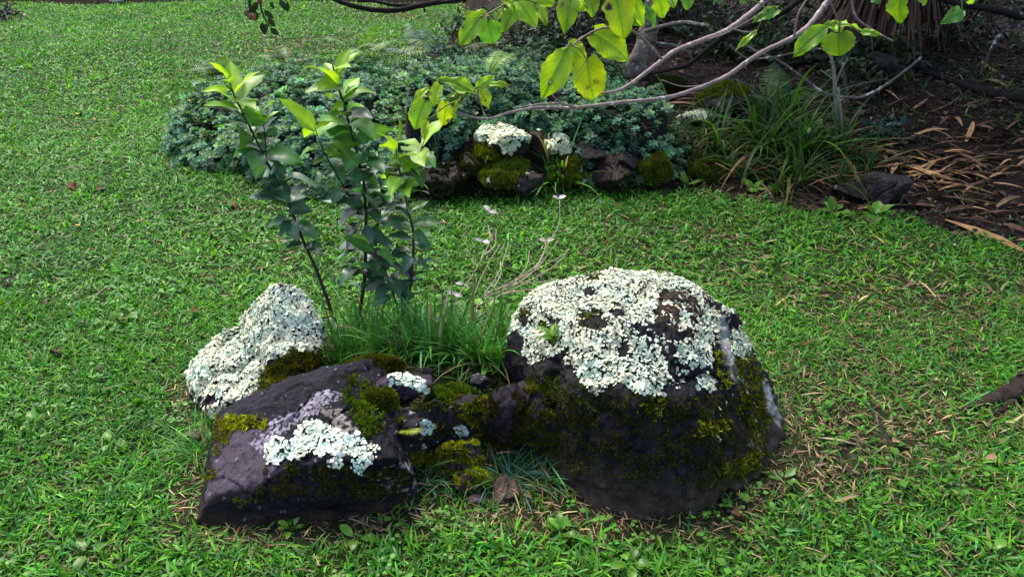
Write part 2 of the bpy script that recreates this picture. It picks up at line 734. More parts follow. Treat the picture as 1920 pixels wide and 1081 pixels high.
bc = rock_cols(BV, BF, (0.014, 0.012, 0.015), 1)
low = sstep(0.16, -0.02, BV[:, 2] + 0.03 * fbm(BV * 10, 2))
bc = paint(bc, low, (0.085, 0.062, 0.046), 0.85)
PL_STREAK = [[(1352, 590), (1362, 590), (1372, 650), (1385, 690), (1390, 725), (1378, 715), (1362, 680), (1350, 640)],
             [(1432, 705), (1448, 735), (1462, 780), (1464, 805), (1450, 790), (1436, 755), (1428, 720)],
             [(1405, 825), (1418, 818), (1424, 840), (1412, 848)]]
st = inside_any(warp_px(BV, 5, 60), PL_STREAK)
bc = paint(bc, st, (0.36, 0.35, 0.34), 0.9)
L_BIG = [[(955, 590), (985, 560), (1020, 535), (1060, 505), (1130, 490), (1240, 495), (1330, 520), (1345, 560), (1350, 610), (1335, 640), (1332, 690),
          (1290, 688), (1262, 668), (1275, 645), (1300, 630), (1320, 590), (1290, 540), (1235, 545), (1228, 600), (1200, 618), (1235, 650), (1250, 690), (1255, 710), (1225, 712), (1228, 740),
          (1190, 735), (1160, 715), (1120, 740), (1095, 725), (1080, 690), (1062, 680), (1072, 640), (1060, 655), (1030, 670), (1000, 685), (985, 665), (985, 630), (955, 615)],
         [(1368, 622), (1385, 612), (1405, 632), (1402, 660), (1388, 672), (1370, 655)], [(1305, 708), (1325, 700), (1340, 712), (1335, 732), (1312, 728)],
         [(1345, 575), (1370, 575), (1378, 590), (1360, 590)], [(1276, 600), (1288, 590), (1296, 620), (1270, 622)], [(1222, 742), (1245, 700), (1245, 735)]]
H_BIG = [[(1065, 505), (1105, 505), (1130, 512), (1122, 528), (1085, 526), (1060, 525)], [(970, 580), (1005, 565), (1000, 605), (978, 612)],
         [(1010, 605), (1050, 590), (1058, 630), (1040, 655), (1020, 640)], [(1085, 580), (1130, 585), (1140, 615), (1115, 625), (1088, 612)],
         [(1140, 582), (1170, 578), (1175, 590), (1145, 595)], [(1150, 655), (1175, 640), (1180, 665), (1158, 675)], [(1180, 605), (1235, 612), (1230, 640), (1190, 628)],
         [(1310, 540), (1345, 545), (1350, 590), (1325, 575)], [(1090, 540), (1110, 538), (1112, 552), (1094, 555)]]
# brown dried patch on the top right
bc = paint(bc, in_poly(bqw, [(1232, 548), (1295, 545), (1318, 590), (1300, 640), (1265, 620), (1232, 600)]), (0.050, 0.028, 0.018), 0.8)
bc = paint(bc, inside_any(bqw, L_BIG) & ~inside_any(bqw, H_BIG) & (fbm(BV * 40, 2) > -.5), (0.05, 0.05, 0.04), 0.6)
mb = MB()
mb.add(BV, BF, np.clip(bc, 0.004, 0.7))
boulder = tag(mb.build('boulder', M_ROCK, None, bo), 'large rounded dark boulder with its top crusted in white lichen', 'boulder')
lichen(BV, BF, L_BIG, H_BIG, 'lichen', boulder, bo, 170000, 0.0044, 0.0041, (0.75, 0.80, 0.66), 1, 0.35,
       [([(1190, 610), (1260, 630), (1330, 640), (1270, 730), (1220, 720)], 0.35), ([(1240, 550), (1310, 560), (1310, 630), (1250, 610)], 0.4), ([(985, 570), (1060, 590), (1050, 660), (990, 640)], 0.3)])
GRN, OLV, YEL, DRK = (0.085, 0.145, 0.008), (0.145, 0.165, 0.009), (0.31, 0.35, 0.012), (0.070, 0.082, 0.010)
moss(BV, BF, [
    ([[(980, 700), (1080, 720), (1250, 745), (1430, 740), (1440, 880), (1330, 920), (1050, 880)]], 160000, -0.18, DRK, 0.7),
    ([[(1380, 640), (1410, 660), (1450, 780), (1420, 840), (1385, 760), (1375, 690)], [(1350, 870), (1420, 840), (1425, 880), (1330, 910)]], 70000, -0.6, (0.15, 0.18, 0.010), 0.9),
    ([[(1340, 660), (1360, 660), (1375, 720), (1350, 730)], [(1310, 790), (1370, 785), (1360, 815), (1300, 815)], [(1395, 850), (1420, 838), (1425, 870), (1380, 890)], [(1200, 750), (1250, 750), (1240, 790), (1210, 780)]], 60000, -0.4, YEL, 0.9),
    (H_BIG[:4], 60000, -0.2, OLV, 0.9), ([[(1015, 610), (1050, 600), (1050, 640), (1030, 645)]], 50000, -0.4, (0.11, 0.24, 0.02), 1.2),
    ([[(990, 690), (1040, 690), (1060, 740), (1000, 745)], [(1200, 745), (1260, 745), (1250, 800), (1215, 780)], [(1050, 740), (1110, 745), (1100, 765), (1050, 765)]], 50000, -0.1, GRN, 1.0)],
    'moss', boulder, bo, 3)

# --- the lichen covered rock at the back left
lp = base_pts([(388, 790), (350, 735), (470, 780)]) + [G(350, 692, .10), G(368, 742, .07), G(388, 772, .06), G(440, 768, .09), G(505, 742, .14), G(600, 668, .19), G(602, 600, .25), G(560, 545, .34),
      G(520, 530, .365), G(492, 550, .33), G(440, 608, .23), G(385, 652, .15), G(600, 690, -.06),
      (-0.72, 2.32, -.05), (-0.95, 2.3, -.05), (-0.74, 2.3, .2), (-0.69, 2.22, .15), (-0.69, 2.2, -.05), (-0.95, 2.2, 0.06)]
LV, LF = rock_shape(lp, 7, 34, 0.022, 9, 5, 0.3)
for gp, gr, ga in ((G(440, 622, .2), .065, -.030), (G(392, 690, .14), .07, .014), (G(540, 590, .3), .08, .010), (G(470, 690, .2), .06, -.012)):
    LV = LV + vnormals(LV, LF) * (ga * np.exp(-((LV - gp) ** 2).sum(1) / gr ** 2))[:, None]
lo = np.array([-0.68, 2.08, 0.0])
lc = rock_cols(LV, LF, (0.028, 0.020, 0.026), 4)
mb = MB()
mb.add(LV, LF, lc)
lrock = tag(mb.build('rock', M_ROCK, None, lo), 'peaked rock smothered in pale cream lichen behind the purple slab', 'rock')
L_L = [[(340, 690), (365, 645), (430, 610), (480, 545), (520, 522), (565, 540), (600, 590), (605, 650), (588, 660), (545, 655), (500, 680), (490, 700), (485, 735), (462, 758), (430, 752), (405, 740), (370, 742), (350, 715)],
       [(385, 765), (420, 752), (430, 768), (400, 785)]]
lichen(LV, LF, L_L, [[(402, 712), (418, 712), (420, 722), (404, 722)]], 'lichen', lrock, lo, 120000, 0.0052, 0.0052, (0.77, 0.80, 0.65), 2, 0.1)
moss(LV, LF, [([[(540, 655), (600, 650), (605, 690), (555, 690)], [(490, 700), (545, 660), (560, 690), (530, 740), (460, 770), (470, 745)]], 60000, -0.6, OLV, 1.1),
              ([[(470, 740), (520, 720), (525, 750), (470, 770)]], 40000, -0.4, YEL, 1.0),
              ([[(500, 690), (560, 665), (590, 680), (540, 720)]], 30000, -0.1, (0.14, 0.08, 0.01), 1.0)], 'moss', lrock, lo, 5)

# --- the purple slab in front of it
spt = base_pts([(366, 990), (480, 992), (590, 986), (700, 972), (790, 948)]) + [G(395, 930, .09), G(488, 908, .125), G(551, 862, .195),
       G(618, 858, .215), G(690, 864, .21), G(740, 856, .2), G(612, 722, .295), G(634, 684, .305), G(545, 705, .255), G(500, 760, .22), G(448, 775, .18),
       G(405, 775, .13), G(400, 800, .10), G(770, 890, .12), G(700, 790, .23), G(660, 740, .25), (-0.78, 1.95, -.05), (-0.40, 2.08, -.05), (-0.36, 2.0, .2), (-0.29, 1.8, -.05)]
SV, SF = rock_shape(spt, 7, 90, 0.0085, 12, 8, 0.5)
# shallow valley behind the crest
so = np.array([-0.46, 1.72, 0.0])
sqw = warp_px(SV, 6)
SN = vnormals(SV, SF)
sc_ = rock_cols(SV, SF, (0.0095, 0.0085, 0.0155), 7)
sc_ = paint(sc_, in_poly(sqw, [(385, 940), (405, 830), (440, 805), (495, 800), (515, 880), (488, 910), (400, 935)]), (0.075, 0.056, 0.078), 0.8)
sc_ = paint(sc_, in_poly(sqw, [(395, 930), (490, 912), (560, 905), (565, 925), (480, 928), (397, 945)]), (0.040, 0.024, 0.026), 0.8)
sc_ = paint(sc_, sstep(0.07, 0.0, SV[:, 2] + 0.02 * fbm(SV * 12, 2)) * facing(SV, SN), (0.050, 0.029, 0.019), 0.9)
sc_ = paint(sc_, in_poly(sqw, [(600, 720), (650, 690), (700, 790), (740, 860), (640, 860), (560, 860), (540, 800)]), (0.007, 0.0065, 0.010), 0.75)
cr = in_poly(warp_px(SV, 8, 60), [(470, 830), (500, 795), (560, 765), (610, 730), (640, 740), (600, 770), (560, 790), (520, 820), (490, 850)])
vn = fbm(SV * 95, 2)
sc_ = paint(sc_, cr & (vn > -0.12), (0.30, 0.27, 0.33), 0.9)
cr2 = in_poly(warp_px(SV, 8, 60), [(605, 770), (640, 765), (660, 800), (680, 810), (660, 830), (620, 800)])
sc_ = paint(sc_, cr2 & (fbm(SV * 70, 3) > -0.15), (0.28, 0.25, 0.22), 0.85)
sc_ = paint(sc_, in_poly(sqw, [(680, 890), (770, 860), (790, 930), (720, 930)]) & (fbm(SV * 60, 3) > 0.25), (0.3, 0.29, 0.27), 0.85)
sc_ = paint(sc_, (fbm(SV * 90 + 4, 2) > 0.78) & (SN[:, 2] > 0.2), (0.3, 0.28, 0.3), 0.7)
mb = MB()
mb.add(SV, SF, np.clip(sc_, 0.004, 0.6))
slab = tag(mb.build('rock', M_ROCK, None, so), 'angular purple-black slab rock with a flat dark front face', 'rock')
lichen(SV, SF, [[(495, 835), (515, 820), (540, 830), (542, 850), (520, 870), (505, 868), (498, 855)], [(545, 845), (560, 800), (590, 785), (630, 805), (660, 820), (670, 808), (685, 825), (708, 840), (710, 860), (690, 868), (680, 888), (660, 880), (640, 855), (610, 850), (580, 848), (560, 862), (548, 858)],
                [(615, 860), (635, 850), (645, 870), (622, 878)]], [[(640, 850), (662, 852), (662, 870), (645, 872)]], 'lichen', slab, so, 110000, 0.0050, 0.0052, (0.74, 0.85, 0.75), 6)
moss(SV, SF, [([[(405, 785), (430, 775), (500, 785), (505, 800), (455, 805), (420, 810)]], 60000, -0.7, YEL, 1.1),
              ([[(400, 800), (440, 795), (430, 830), (405, 860), (400, 820)], [(385, 900), (405, 875), (400, 895), (388, 915)]], 50000, -0.4, OLV, 1.0),
              ([[(430, 935), (500, 925), (500, 945), (440, 950)], [(530, 860), (560, 862), (550, 875), (530, 880)]], 60000, -0.1, GRN, 0.8),
              ([[(500, 880), (620, 870), (760, 880), (780, 930), (600, 930), (480, 930)]], 140000, -0.12, DRK, 0.65),
              ([[(650, 700), (700, 720), (700, 790), (670, 800), (640, 740)], [(670, 790), (720, 780), (715, 815), (685, 820)]], 60000, -0.4, GRN, 1.2)], 'moss', slab, so, 8)


# --- smaller stones, each a mesh of its own
def stone(label, px, py, z, w, h, seed, base=(0.03, 0.025, 0.028), depth=None, lich=None, mos=None, patches=None, cat='stone', grp=None,
          sub=6, far=False, n=9, name='stone', ground_it=True, amp=0.10):
    c = GT(px, py + h * 0.3) if z is None else G(px, py, z)
    if z is None:
        zz = terr1(c[0], c[1])
    dep = np.linalg.norm(c - EYE)
    rx = w / 2 * dep / F
    tilt = math.asin(min(0.95, (CAMZ - c[2]) / dep))
    ry = depth if depth else rx * 0.8
    hz = max(h / 2 * dep / F / max(math.cos(tilt), 0.3) - ry * math.tan(tilt) * 0.35, 0.3 * rx)
    r = np.random.default_rng(seed)
    u = norm(r.normal(size=(15, 3)))
    pts = u * np.array([rx, ry, hz]) * r.uniform(0.95, 1.25, (15, 1))
    if z is None:
        c[2] = zz + hz * 0.55
    pts = pts + c
    V, f = rock_shape(pts, sub, 50, amp * rx, 1.1 / rx, seed, 0.5)
    k = rock_cols(V, f, base, seed)
    q = warp_px(V, 3 if far else 5, 30 if far else 60)
    if patches:
        for thr, col, frq in patches:
            k = paint(k, fbm(V * frq + seed, 3) > thr, col, 0.85)
    mb = MB()
    mb.add(V, f, np.clip(k, 0.004, 0.7))
    org = np.array([c[0], c[1], V[:, 2].min()])
    o = tag(mb.build(name, M_ROCKW if far else M_ROCK, None, org), label, cat, grp)
    if lich:
        lichen(V, f, lich, [], 'lichen', o, org, 20000 if far else 9000, 0.012 if far else 0.006, 0.012 if far else 0.0065, (0.62, 0.65, 0.5) if far else (0.6, 0.72, 0.66), seed)
    if mos:
        moss(V, f, [(m[0], m[1] * (2 if far else 1), m[2], m[3], m[4]) for m in mos], 'moss', o, org, seed, 0.0095 if far else 0.007)
    return o


stone('small grey-faced stone wedged in moss beside the slab crest', 665, 708, .21, 42, 44, 21, (0.05, 0.045, 0.055), patches=[(0.35, (0.16, 0.15, 0.17), 60)])
stone('flat dark stone with a mint lichen stripe along its top', 758, 726, .22, 112, 56, 22, (0.032, 0.027, 0.036), depth=0.05,
      lich=[[(735, 705), (760, 705), (790, 715), (812, 735), (795, 735), (760, 722), (735, 718)], [(795, 735), (812, 735), (812, 752), (798, 748)]])
stone('squat black mossy stone between the slab and the gap', 805, 812, .13, 150, 130, 23, (0.022, 0.019, 0.020), depth=0.09,
      mos=[([[(740, 850), (900, 830), (900, 900), (760, 900)]], 20000, 0.05, OLV, 0.9), ([[(720, 740), (880, 740), (880, 820), (720, 820)]], 14000, 0.3, DRK, 1)],
      patches=[(0.62, (0.45, 0.45, 0.40), 55)], lich=[[(786, 788), (800, 786), (812, 800), (806, 812), (790, 806)], [(852, 800), (872, 798), (874, 816), (858, 818)]])
stone('rounded stone with bright yellow moss low in the gap', 862, 850, .09, 82, 72, 24, (0.03, 0.026, 0.022), depth=0.05,
      mos=[([[(820, 800), (900, 800), (900, 850), (820, 840)]], 14000, 0.0, YEL, 0.8), ([[(820, 840), (910, 840), (910, 900), (820, 900)]], 9000, 0, OLV, 0.9)])
stone('low stone under yellow moss at the foot of the gap', 885, 895, .04, 70, 56, 25, (0.05, 0.036, 0.026), depth=0.05,
      mos=[([[(850, 860), (930, 860), (930, 905), (850, 905)]], 14000, 0.05, YEL, 0.8)])
stone('upright dark mossy stone beside the big boulder', 945, 780, .15, 112, 130, 26, (0.022, 0.019, 0.022), depth=0.08,
      mos=[(None, 24000, 0.15, (0.045, 0.042, 0.008), 0.8)])
stone('purple-tinged stone tucked against the left flank of the boulder', 998, 738, .2, 84, 62, 27, (0.038, 0.03, 0.042), depth=0.06,
      mos=[([[(985, 700), (1040, 700), (1040, 740), (990, 740)]], 9000, 0.0, OLV, 0.9)])
stone('small black stone at the foot of the tall grass', 901, 716, .2, 34, 30, 28, (0.03, 0.026, 0.034), patches=[(0.55, (0.3, 0.3, 0.28), 90)])
stone('small stone behind the striped flat stone', 798, 700, .21, 34, 26, 38, (0.02, 0.018, 0.02))
stone('bright moss-padded stone above the black mossy stone', 712, 770, .2, 74, 74, 29, (0.03, 0.026, 0.02), depth=0.05,
      mos=[(None, 20000, -0.5, (0.085, 0.11, 0.008), 1.1)])
stone('narrow moss cushion stone behind the small grey-faced stone', 700, 688, .22, 110, 24, 30, (0.03, 0.026, 0.02), depth=0.03,
      mos=[(None, 14000, -0.6, (0.10, 0.11, 0.008), 1.1)])
stone('dark mossy stone just left of the upright dark mossy stone', 880, 775, .15, 84, 84, 35, (0.02, 0.018, 0.018), depth=0.06, mos=[(None, 16000, 0.0, OLV, 0.9)])
stone('moss-topped dark stone behind the black mossy stone', 850, 748, .18, 90, 54, 36, (0.02, 0.018, 0.02), depth=0.06, mos=[(None, 14000, -0.1, GRN, 1.0)])
stone('black mossy stone wedged under the left flank of the boulder', 1012, 800, .12, 96, 110, 37, (0.018, 0.016, 0.017), depth=0.07, mos=[(None, 22000, 0.0, DRK, 0.9)])
stone('dark slab-side stone with pale crust below the lichen patch', 738, 890, .07, 76, 110, 39, (0.02, 0.017, 0.018), depth=0.06, patches=[(0.45, (0.3, 0.29, 0.27), 50)])
stone('brown half-buried stone at the front of the gap', 950, 920, .02, 58, 50, 31, (0.075, 0.048, 0.034), depth=0.05, patches=[(0.5, (0.13, 0.1, 0.085), 50)])
stone('pinkish-brown flat stone at the front of the gap', 905, 932, .0, 60, 40, 32, (0.085, 0.06, 0.055), depth=0.05, patches=[(0.3, (0.14, 0.11, 0.1), 50)])
stone('wedge of dark stone under the flat striped stone', 742, 800, .15, 54, 80, 33, (0.026, 0.022, 0.03), depth=0.05, mos=[([[(700, 740), (760, 740), (760, 790), (700, 790)]], 9000, 0.1, OLV, 1)])
stone('small tan stone in the grass left of the slab', 362, 822, .02, 30, 28, 34, (0.2, 0.15, 0.1))

DK = (0.018, 0.014, 0.011)
FM = (0.13, 0.18, 0.014)
stone('wall stone crusted with cream lichen under the blue-green shrub', 945, 256, None, 104, 62, 41, DK, 0.16, far=True,
      lich=[[(885, 222), (1000, 222), (1000, 268), (975, 262), (962, 284), (945, 286), (930, 268), (885, 262)]])
stone('upright reddish-black stone slab in the retaining wall', 1006, 268, None, 36, 62, 42, (0.034, 0.022, 0.016), 0.06, far=True, lich=[[(988, 228), (1030, 228), (1030, 246), (988, 240)]])
stone('dark wall stone with white lichen on its upper lip', 1050, 266, None, 66, 52, 43, DK, 0.12, far=True, lich=[[(1018, 234), (1090, 234), (1090, 256), (1018, 254)], [(1012, 266), (1064, 262), (1064, 284), (1016, 284)]])
stone('wall stone topped with a bright moss tuft', 918, 284, None, 46, 40, 44, DK, 0.08, far=True, mos=[(None, 9000, -0.9, (0.16, 0.18, 0.012), 1.4)])
stone('brown wall stone with a pale crusted patch behind the saplings', 832, 326, None, 96, 80, 45, (0.035, 0.026, 0.018), 0.14, far=True, patches=[(0.22, (0.34, 0.30, 0.27), 9)], mos=[(None, 5000, 0.1, (0.03, 0.035, 0.008), 1)])
stone('broad mossy wall stone splashed with white at its right end', 957, 328, None, 134, 74, 46, (0.03, 0.026, 0.02), 0.17, far=True, patches=[(0.3, (0.5, 0.5, 0.47), 12)],
      mos=[([[(890, 290), (1000, 285), (985, 325), (960, 350), (890, 345)]], 16000, -0.3, FM, 1.0), (None, 5000, 0.55, DRK, 1)])
stone('mossy wall stone right of the white-splashed one', 1072, 316, None, 76, 56, 47, DK, 0.12, far=True, mos=[(None, 14000, -0.05, FM, 1.0)], patches=[(0.55, (0.4, 0.42, 0.36), 14)])
stone('dark brown wall stone below the shrub end', 1142, 318, None, 82, 70, 48, (0.030, 0.020, 0.014), 0.14, far=True)
stone('black upper wall stone in the gap under the shrub', 1104, 280, None, 64, 46, 49, (0.014, 0.012, 0.011), 0.12, far=True)
stone('upper dark wall stone beside the strap-leaved plant', 1172, 285, None, 60, 56, 58, (0.016, 0.013, 0.011), 0.12, far=True)
stone('small brown wall stone left of the moss tuft', 880, 300, None, 52, 42, 59, (0.04, 0.03, 0.022), 0.1, far=True, mos=[(None, 5000, 0.1, DRK, 1)])
stone('low dark wall stone behind the middle sapling', 770, 318, None, 70, 60, 60, (0.02, 0.016, 0.012), 0.12, far=True)
stone('round stone fully covered in green moss at the wall end', 1226, 312, None, 60, 66, 50, (0.03, 0.026, 0.012), 0.1, far=True, mos=[(None, 26000, -1.5, (0.085, 0.115, 0.010), 0.9)])
stone('mossy stone half hidden by grass right of the moss ball', 1330, 318, None, 74, 48, 51, DK, 0.1, far=True, mos=[(None, 12000, -0.3, (0.07, 0.095, 0.010), 1.0)])
stone('moss-capped boulder with a pale grey side in the shade', 1362, 186, None, 104, 66, 52, (0.03, 0.027, 0.025), 0.2, far=True, patches=[(0.3, (0.3, 0.3, 0.33), 7)],
      mos=[([[(1300, 150), (1420, 150), (1400, 180), (1340, 180), (1310, 200)]], 14000, -0.6, (0.12, 0.155, 0.012), 1.0)])
stone('small stone capped with pale lichen above the strap-leaved clumps', 1306, 216, None, 64, 26, 53, DK, 0.09, far=True, lich=[[(1270, 200), (1345, 200), (1345, 232), (1270, 222)]])
stone('wet black angular stone at the right edge of the bed', 1662, 352, None, 86, 66, 54, (0.024, 0.021, 0.020), 0.12, far=True)
stone('low black stone with white specks beside the wet black stone', 1592, 358, None, 72, 34, 55, DK, 0.09, far=True, patches=[(0.62, (0.45, 0.45, 0.42), 30)])
stone('very dark boulder behind the pale thin stem', 1640, 138, None, 96, 66, 56, (0.010, 0.009, 0.009), 0.22, far=True)
stone('dark stone with white streaks behind the tree trunks', 1095, 50, None, 70, 42, 57, (0.02, 0.018, 0.018), 0.25, far=True, patches=[(0.45, (0.4, 0.42, 0.45), 8)])
stone('mossy hump at the edge of the strap-leaved plants', 1255, 158, None, 60, 26, 61, DK, 0.14, far=True, mos=[(None, 9000, -0.2, (0.03, 0.045, 0.008), 1.0)])

# ------------------------------------------------------------------ lawn
ROCKS = [(BV, 0.0), (SV, 0.0), (LV, 0.0)]


def rock_foot(x, y, grow=0.0):
    """1 inside the footprints of the three big rocks"""
    m = np.zeros(len(x), bool)
    for poly in FOOT:
        m |= sdist(np.stack([x, y], 1), poly) > -grow
    return m


def footprint(V):
    P = V[V[:, 2] < 0.10][:, :2]
    c = P.mean(0)
    a = np.arctan2(P[:, 1] - c[1], P[:, 0] - c[0])
    out = []
    for k in range(24):
        lo_, hi_ = -PI + k * PI / 12, -PI + (k + 1) * PI / 12
        s_ = P[(a >= lo_) & (a < hi_)]
        if len(s_):
            out.append(s_[np.argmax(((s_ - c) ** 2).sum(1))])
    return np.array(out)


FOOT = [footprint(BV), footprint(SV), footprint(LV)]


def blob(px, py, rx, ry, q):
    return np.exp(-(((q[:, 0] - px) / rx) ** 2 + ((q[:, 1] - py) / ry) ** 2))


def lawn_points(y0, y1, dens):
    xm = 0.80 * y1 + 0.7
    n = int(dens * 2 * xm * (y1 - y0))
    x = rng.uniform(-xm, xm, n)
    y = rng.uniform(y0, y1, n)
    m = np.abs(x) < 0.78 * np.sqrt(y * y + 1.5) + 0.5
    return x[m], y[m]


def wear(x, y):                              # 0 lush .. 1 worn to straw and soil
    P = p3(x, y, 0)
    P[:, 2] = 0
    q = proj(P)
    w = 0.75 * blob(1600, 780, 230, 110, q) + 0.85 * blob(1470, 890, 120, 65, q) + 0.5 * blob(1640, 560, 260, 70, q) + 0.35 * blob(1300, 470, 260, 70, q)
    w += 0.85 * blob(1000, 970, 170, 40, q) + 0.5 * blob(640, 1000, 200, 22, q) + 0.5 * blob(560, 95, 170, 26, q) + 0.35 * blob(1760, 900, 150, 120, q)
    w += 0.6 * blob(1330, 990, 150, 30, q) + 0.55 * blob(720, 32, 90, 14, q) + 0.3 * blob(1800, 560, 160, 90, q)
    return np.clip(1.25 * w + 0.28 * fbm(P * 3.5, 3), 0, 1)


LAWN = np.array([0.060, 0.222, 0.014])
BLADES_N = [leaf_tmpl(4, 3, b, 0.30, wd, blade_prof, tipw=0.04) for b, wd in ((0.5, .062), (1.0, .07), (1.5, .058), (0.15, .075), (1.9, .065))]
BLADES_F = [leaf_tmpl(3, 2, b, 0.0, wd, blade_prof, tipw=0.05) for b, wd in ((0.5, .085), (1.1, .10), (1.6, .09))]


def grass(mb, x, y, ln, tm, lean=(12, 62), col=LAWN, wr=None, h0=0.0, bright=0.27):
    n = len(x)
    z = terrain(x, y) + h0
    yaw = rng.uniform(0, 2 * PI, n)
    el = np.radians(rng.uniform(*lean, n))
    d = np.stack([np.cos(yaw) * np.cos(el), np.sin(yaw) * np.cos(el), np.sin(el)], 1)
    R = frames(d, norm(np.array([0, 0, 1.0]) + rng.normal(0, 0.35, (n, 3))))
    s = ln * np.exp(np.clip(rng.normal(0, 0.25, n), -.7, .5))
    c = jit(col, n, 0.22, 0.10)
    P = p3(x, y)
    v = fbm(P * 0.9, 3) + 0.5 * fbm(P * 5.5, 2) + 0.5 * rng.normal(size=n)
    c = c * np.where(v[:, None] > 0, 1 + 0.25 * v[:, None] * np.array([1.5, 0.8, 0.3]), 1 + np.array([.26, .22, .05]) * np.maximum(v, -2)[:, None])
    lt = rng.random(n) < bright
    c[lt] = c[lt] * np.array([2.1, 1.6, 1.1])
    blue = rng.random(n) < 0.12
    c[blue] = c[blue] * np.array([0.8, 1.15, 3.6])
    if wr is not None:
        dead = rng.random(n) < 0.012 + 0.24 * wr
        c[dead] = jit((0.27, 0.20, 0.10), int(dead.sum()), 0.35, 0.08)
    wd = np.exp(rng.normal(0, 0.2, n))
    sc = np.stack([s * wd, s, s], 1)
    k = rng.integers(0, len(tm), n)
    shade = None
    for i in range(len(tm)):
        a = k == i
        rows = len(tm[i][0])
        scatter(mb, tm[i], R[a], np.stack([x, y, z], 1)[a], sc[a], np.clip(c[a], 0.003, 0.8))


def lawn_zone(name, y0, y1, dens, ln, tm, lean):
    mb = MB()
    x, y = lawn_points(y0, y1, dens)
    d = bed_d(x, y) + 0.05 * fbm(p3(x * 4, y * 4), 2)
    w = wear(x, y)
    keep = (d < 0.03) & (y < FARBED_Y + 0.1 * noise(p3(x * 2, y))) & ~rock_foot(x, y, -0.02)
    near = rock_foot(x, y, 0.075)
    keep &= rng.random(len(x)) > np.clip(0.80 * w + 0.62 * near, 0, 0.95)
    gap = np.exp(-(((x - MND[0]) / 0.26) ** 2 + ((y - MND[1] + 0.02) / 0.2) ** 2))
    keep &= rng.random(len(x)) > gap * 1.2
    x, y, w = x[keep], y[keep], w[keep]
    clump = 1 + 0.25 * fbm(p3(x * 6, y * 6), 2)
    grass(mb, x, y, ln * clump, tm, lean, LAWN, w)
    o = mb.build(name, M_GRASS)
    o['kind'] = 'stuff'
    return tag(o, {'lawn_grass': 'short broad-bladed green lawn grass spreading around the rocks', }.get(name, 'distant green lawn grass reaching back past the shrub bed'), 'grass', kind='stuff')


lawn_zone('lawn_grass', 0.75, 2.7, 14500, 0.036, BLADES_N, (8, 62))
mbx = MB()
lawn_parts = []
o = lawn_zone('lawn_grass', 2.7, 5.2, 7600, 0.038, BLADES_F, (10, 65))
o['label'] = 'green lawn grass between the rocks and the shrub bed'
o = lawn_zone('lawn_grass', 5.2, 10.0, 3400, 0.046, BLADES_F, (15, 70))
o['label'] = 'far green lawn grass reaching back past the shrub bed'

# dry thatch and clippings lying between the blades
mb = MB()
for y0, y1, dens, ln in ((0.8, 2.6, 6000, 0.024), (2.6, 5.5, 1300, 0.045), (5.5, 9.7, 330, 0.07)):
    x, y = lawn_points(y0, y1, dens)
    w = wear(x, y)
    near = rock_foot(x, y, 0.08)
    k = (bed_d(x, y) < 0.05) & (rng.random(len(x)) < 0.02 + 0.8 * w + 0.7 * near) & ~rock_foot(x, y, -0.02)
    x, y = x[k], y[k]
    n = len(x)
    yaw = rng.uniform(0, 2 * PI, n)
    d = np.stack([np.cos(yaw), np.sin(yaw), rng.normal(0.05, 0.16, n)], 1)
    s = ln * np.exp(rng.normal(0, 0.4, n))
    c = jit((0.22, 0.15, 0.085), n, 0.6, 0.08)
    scatter(mb, leaf_tmpl(3, 2, 0.4, 0, 0.045, blade_prof, tipw=0.2), frames(d, (0, 0, 1)), np.stack([x, y, terrain(x, y) + 0.004 + 0.008 * rng.random(n)], 1), s, c)
tag(mb.build('dry_thatch', M_STRAW), 'dry tan grass thatch lying among the lawn blades', 'thatch', kind='stuff')

# clover and small round leaved ground cover mixed in the lawn
mb = MB()
x, y = lawn_points(0.8, 4.6, 330)
P = p3(x, y)
q = proj(P)
k = (bed_d(x, y) < 0) & ~rock_foot(x, y, 0.0) & (fbm(P * 2.2 + 8, 2) + 0.5 * blob(1500, 1000, 420, 120, q) + 0.4 * blob(1200, 450, 350, 60, q) > 0.22)
x, y = x[k], y[k]
for j in range(3):
    n = len(x)
    yaw = rng.uniform(0, 2 * PI, n)
    el = rng.uniform(0.1, 0.5, n)
    d = np.stack([np.cos(yaw) * np.cos(el), np.sin(yaw) * np.cos(el), np.sin(el)], 1)
    s = 0.0125 * np.exp(rng.normal(0, 0.3, n))
    c = jit((0.075, 0.235, 0.018), n, 0.22, 0.1)
    scatter(mb, leaf_tmpl(5, 3, 0.5, 0.15, 0.42, lambda t: math.sin(PI * t ** 0.9) ** 0.6), frames(d, (0, 0, 1)), np.stack([x + rng.normal(0, .006, n), y + rng.normal(0, .006, n), terrain(x, y) + 0.018 + 0.012 * rng.random(n)], 1), s, c)
tag(mb.build('clover', M_GRASS), 'small round-leaved clover mixed into the lawn', 'ground cover', kind='stuff')

# tall fine grass behind the small stones
mb = MB()
FINE = [leaf_tmpl(7, 2, b, 0, 0.0125, blade_prof, tipw=0.05) for b in (0.2, 0.5, 0.8, 1.2, 1.9)]


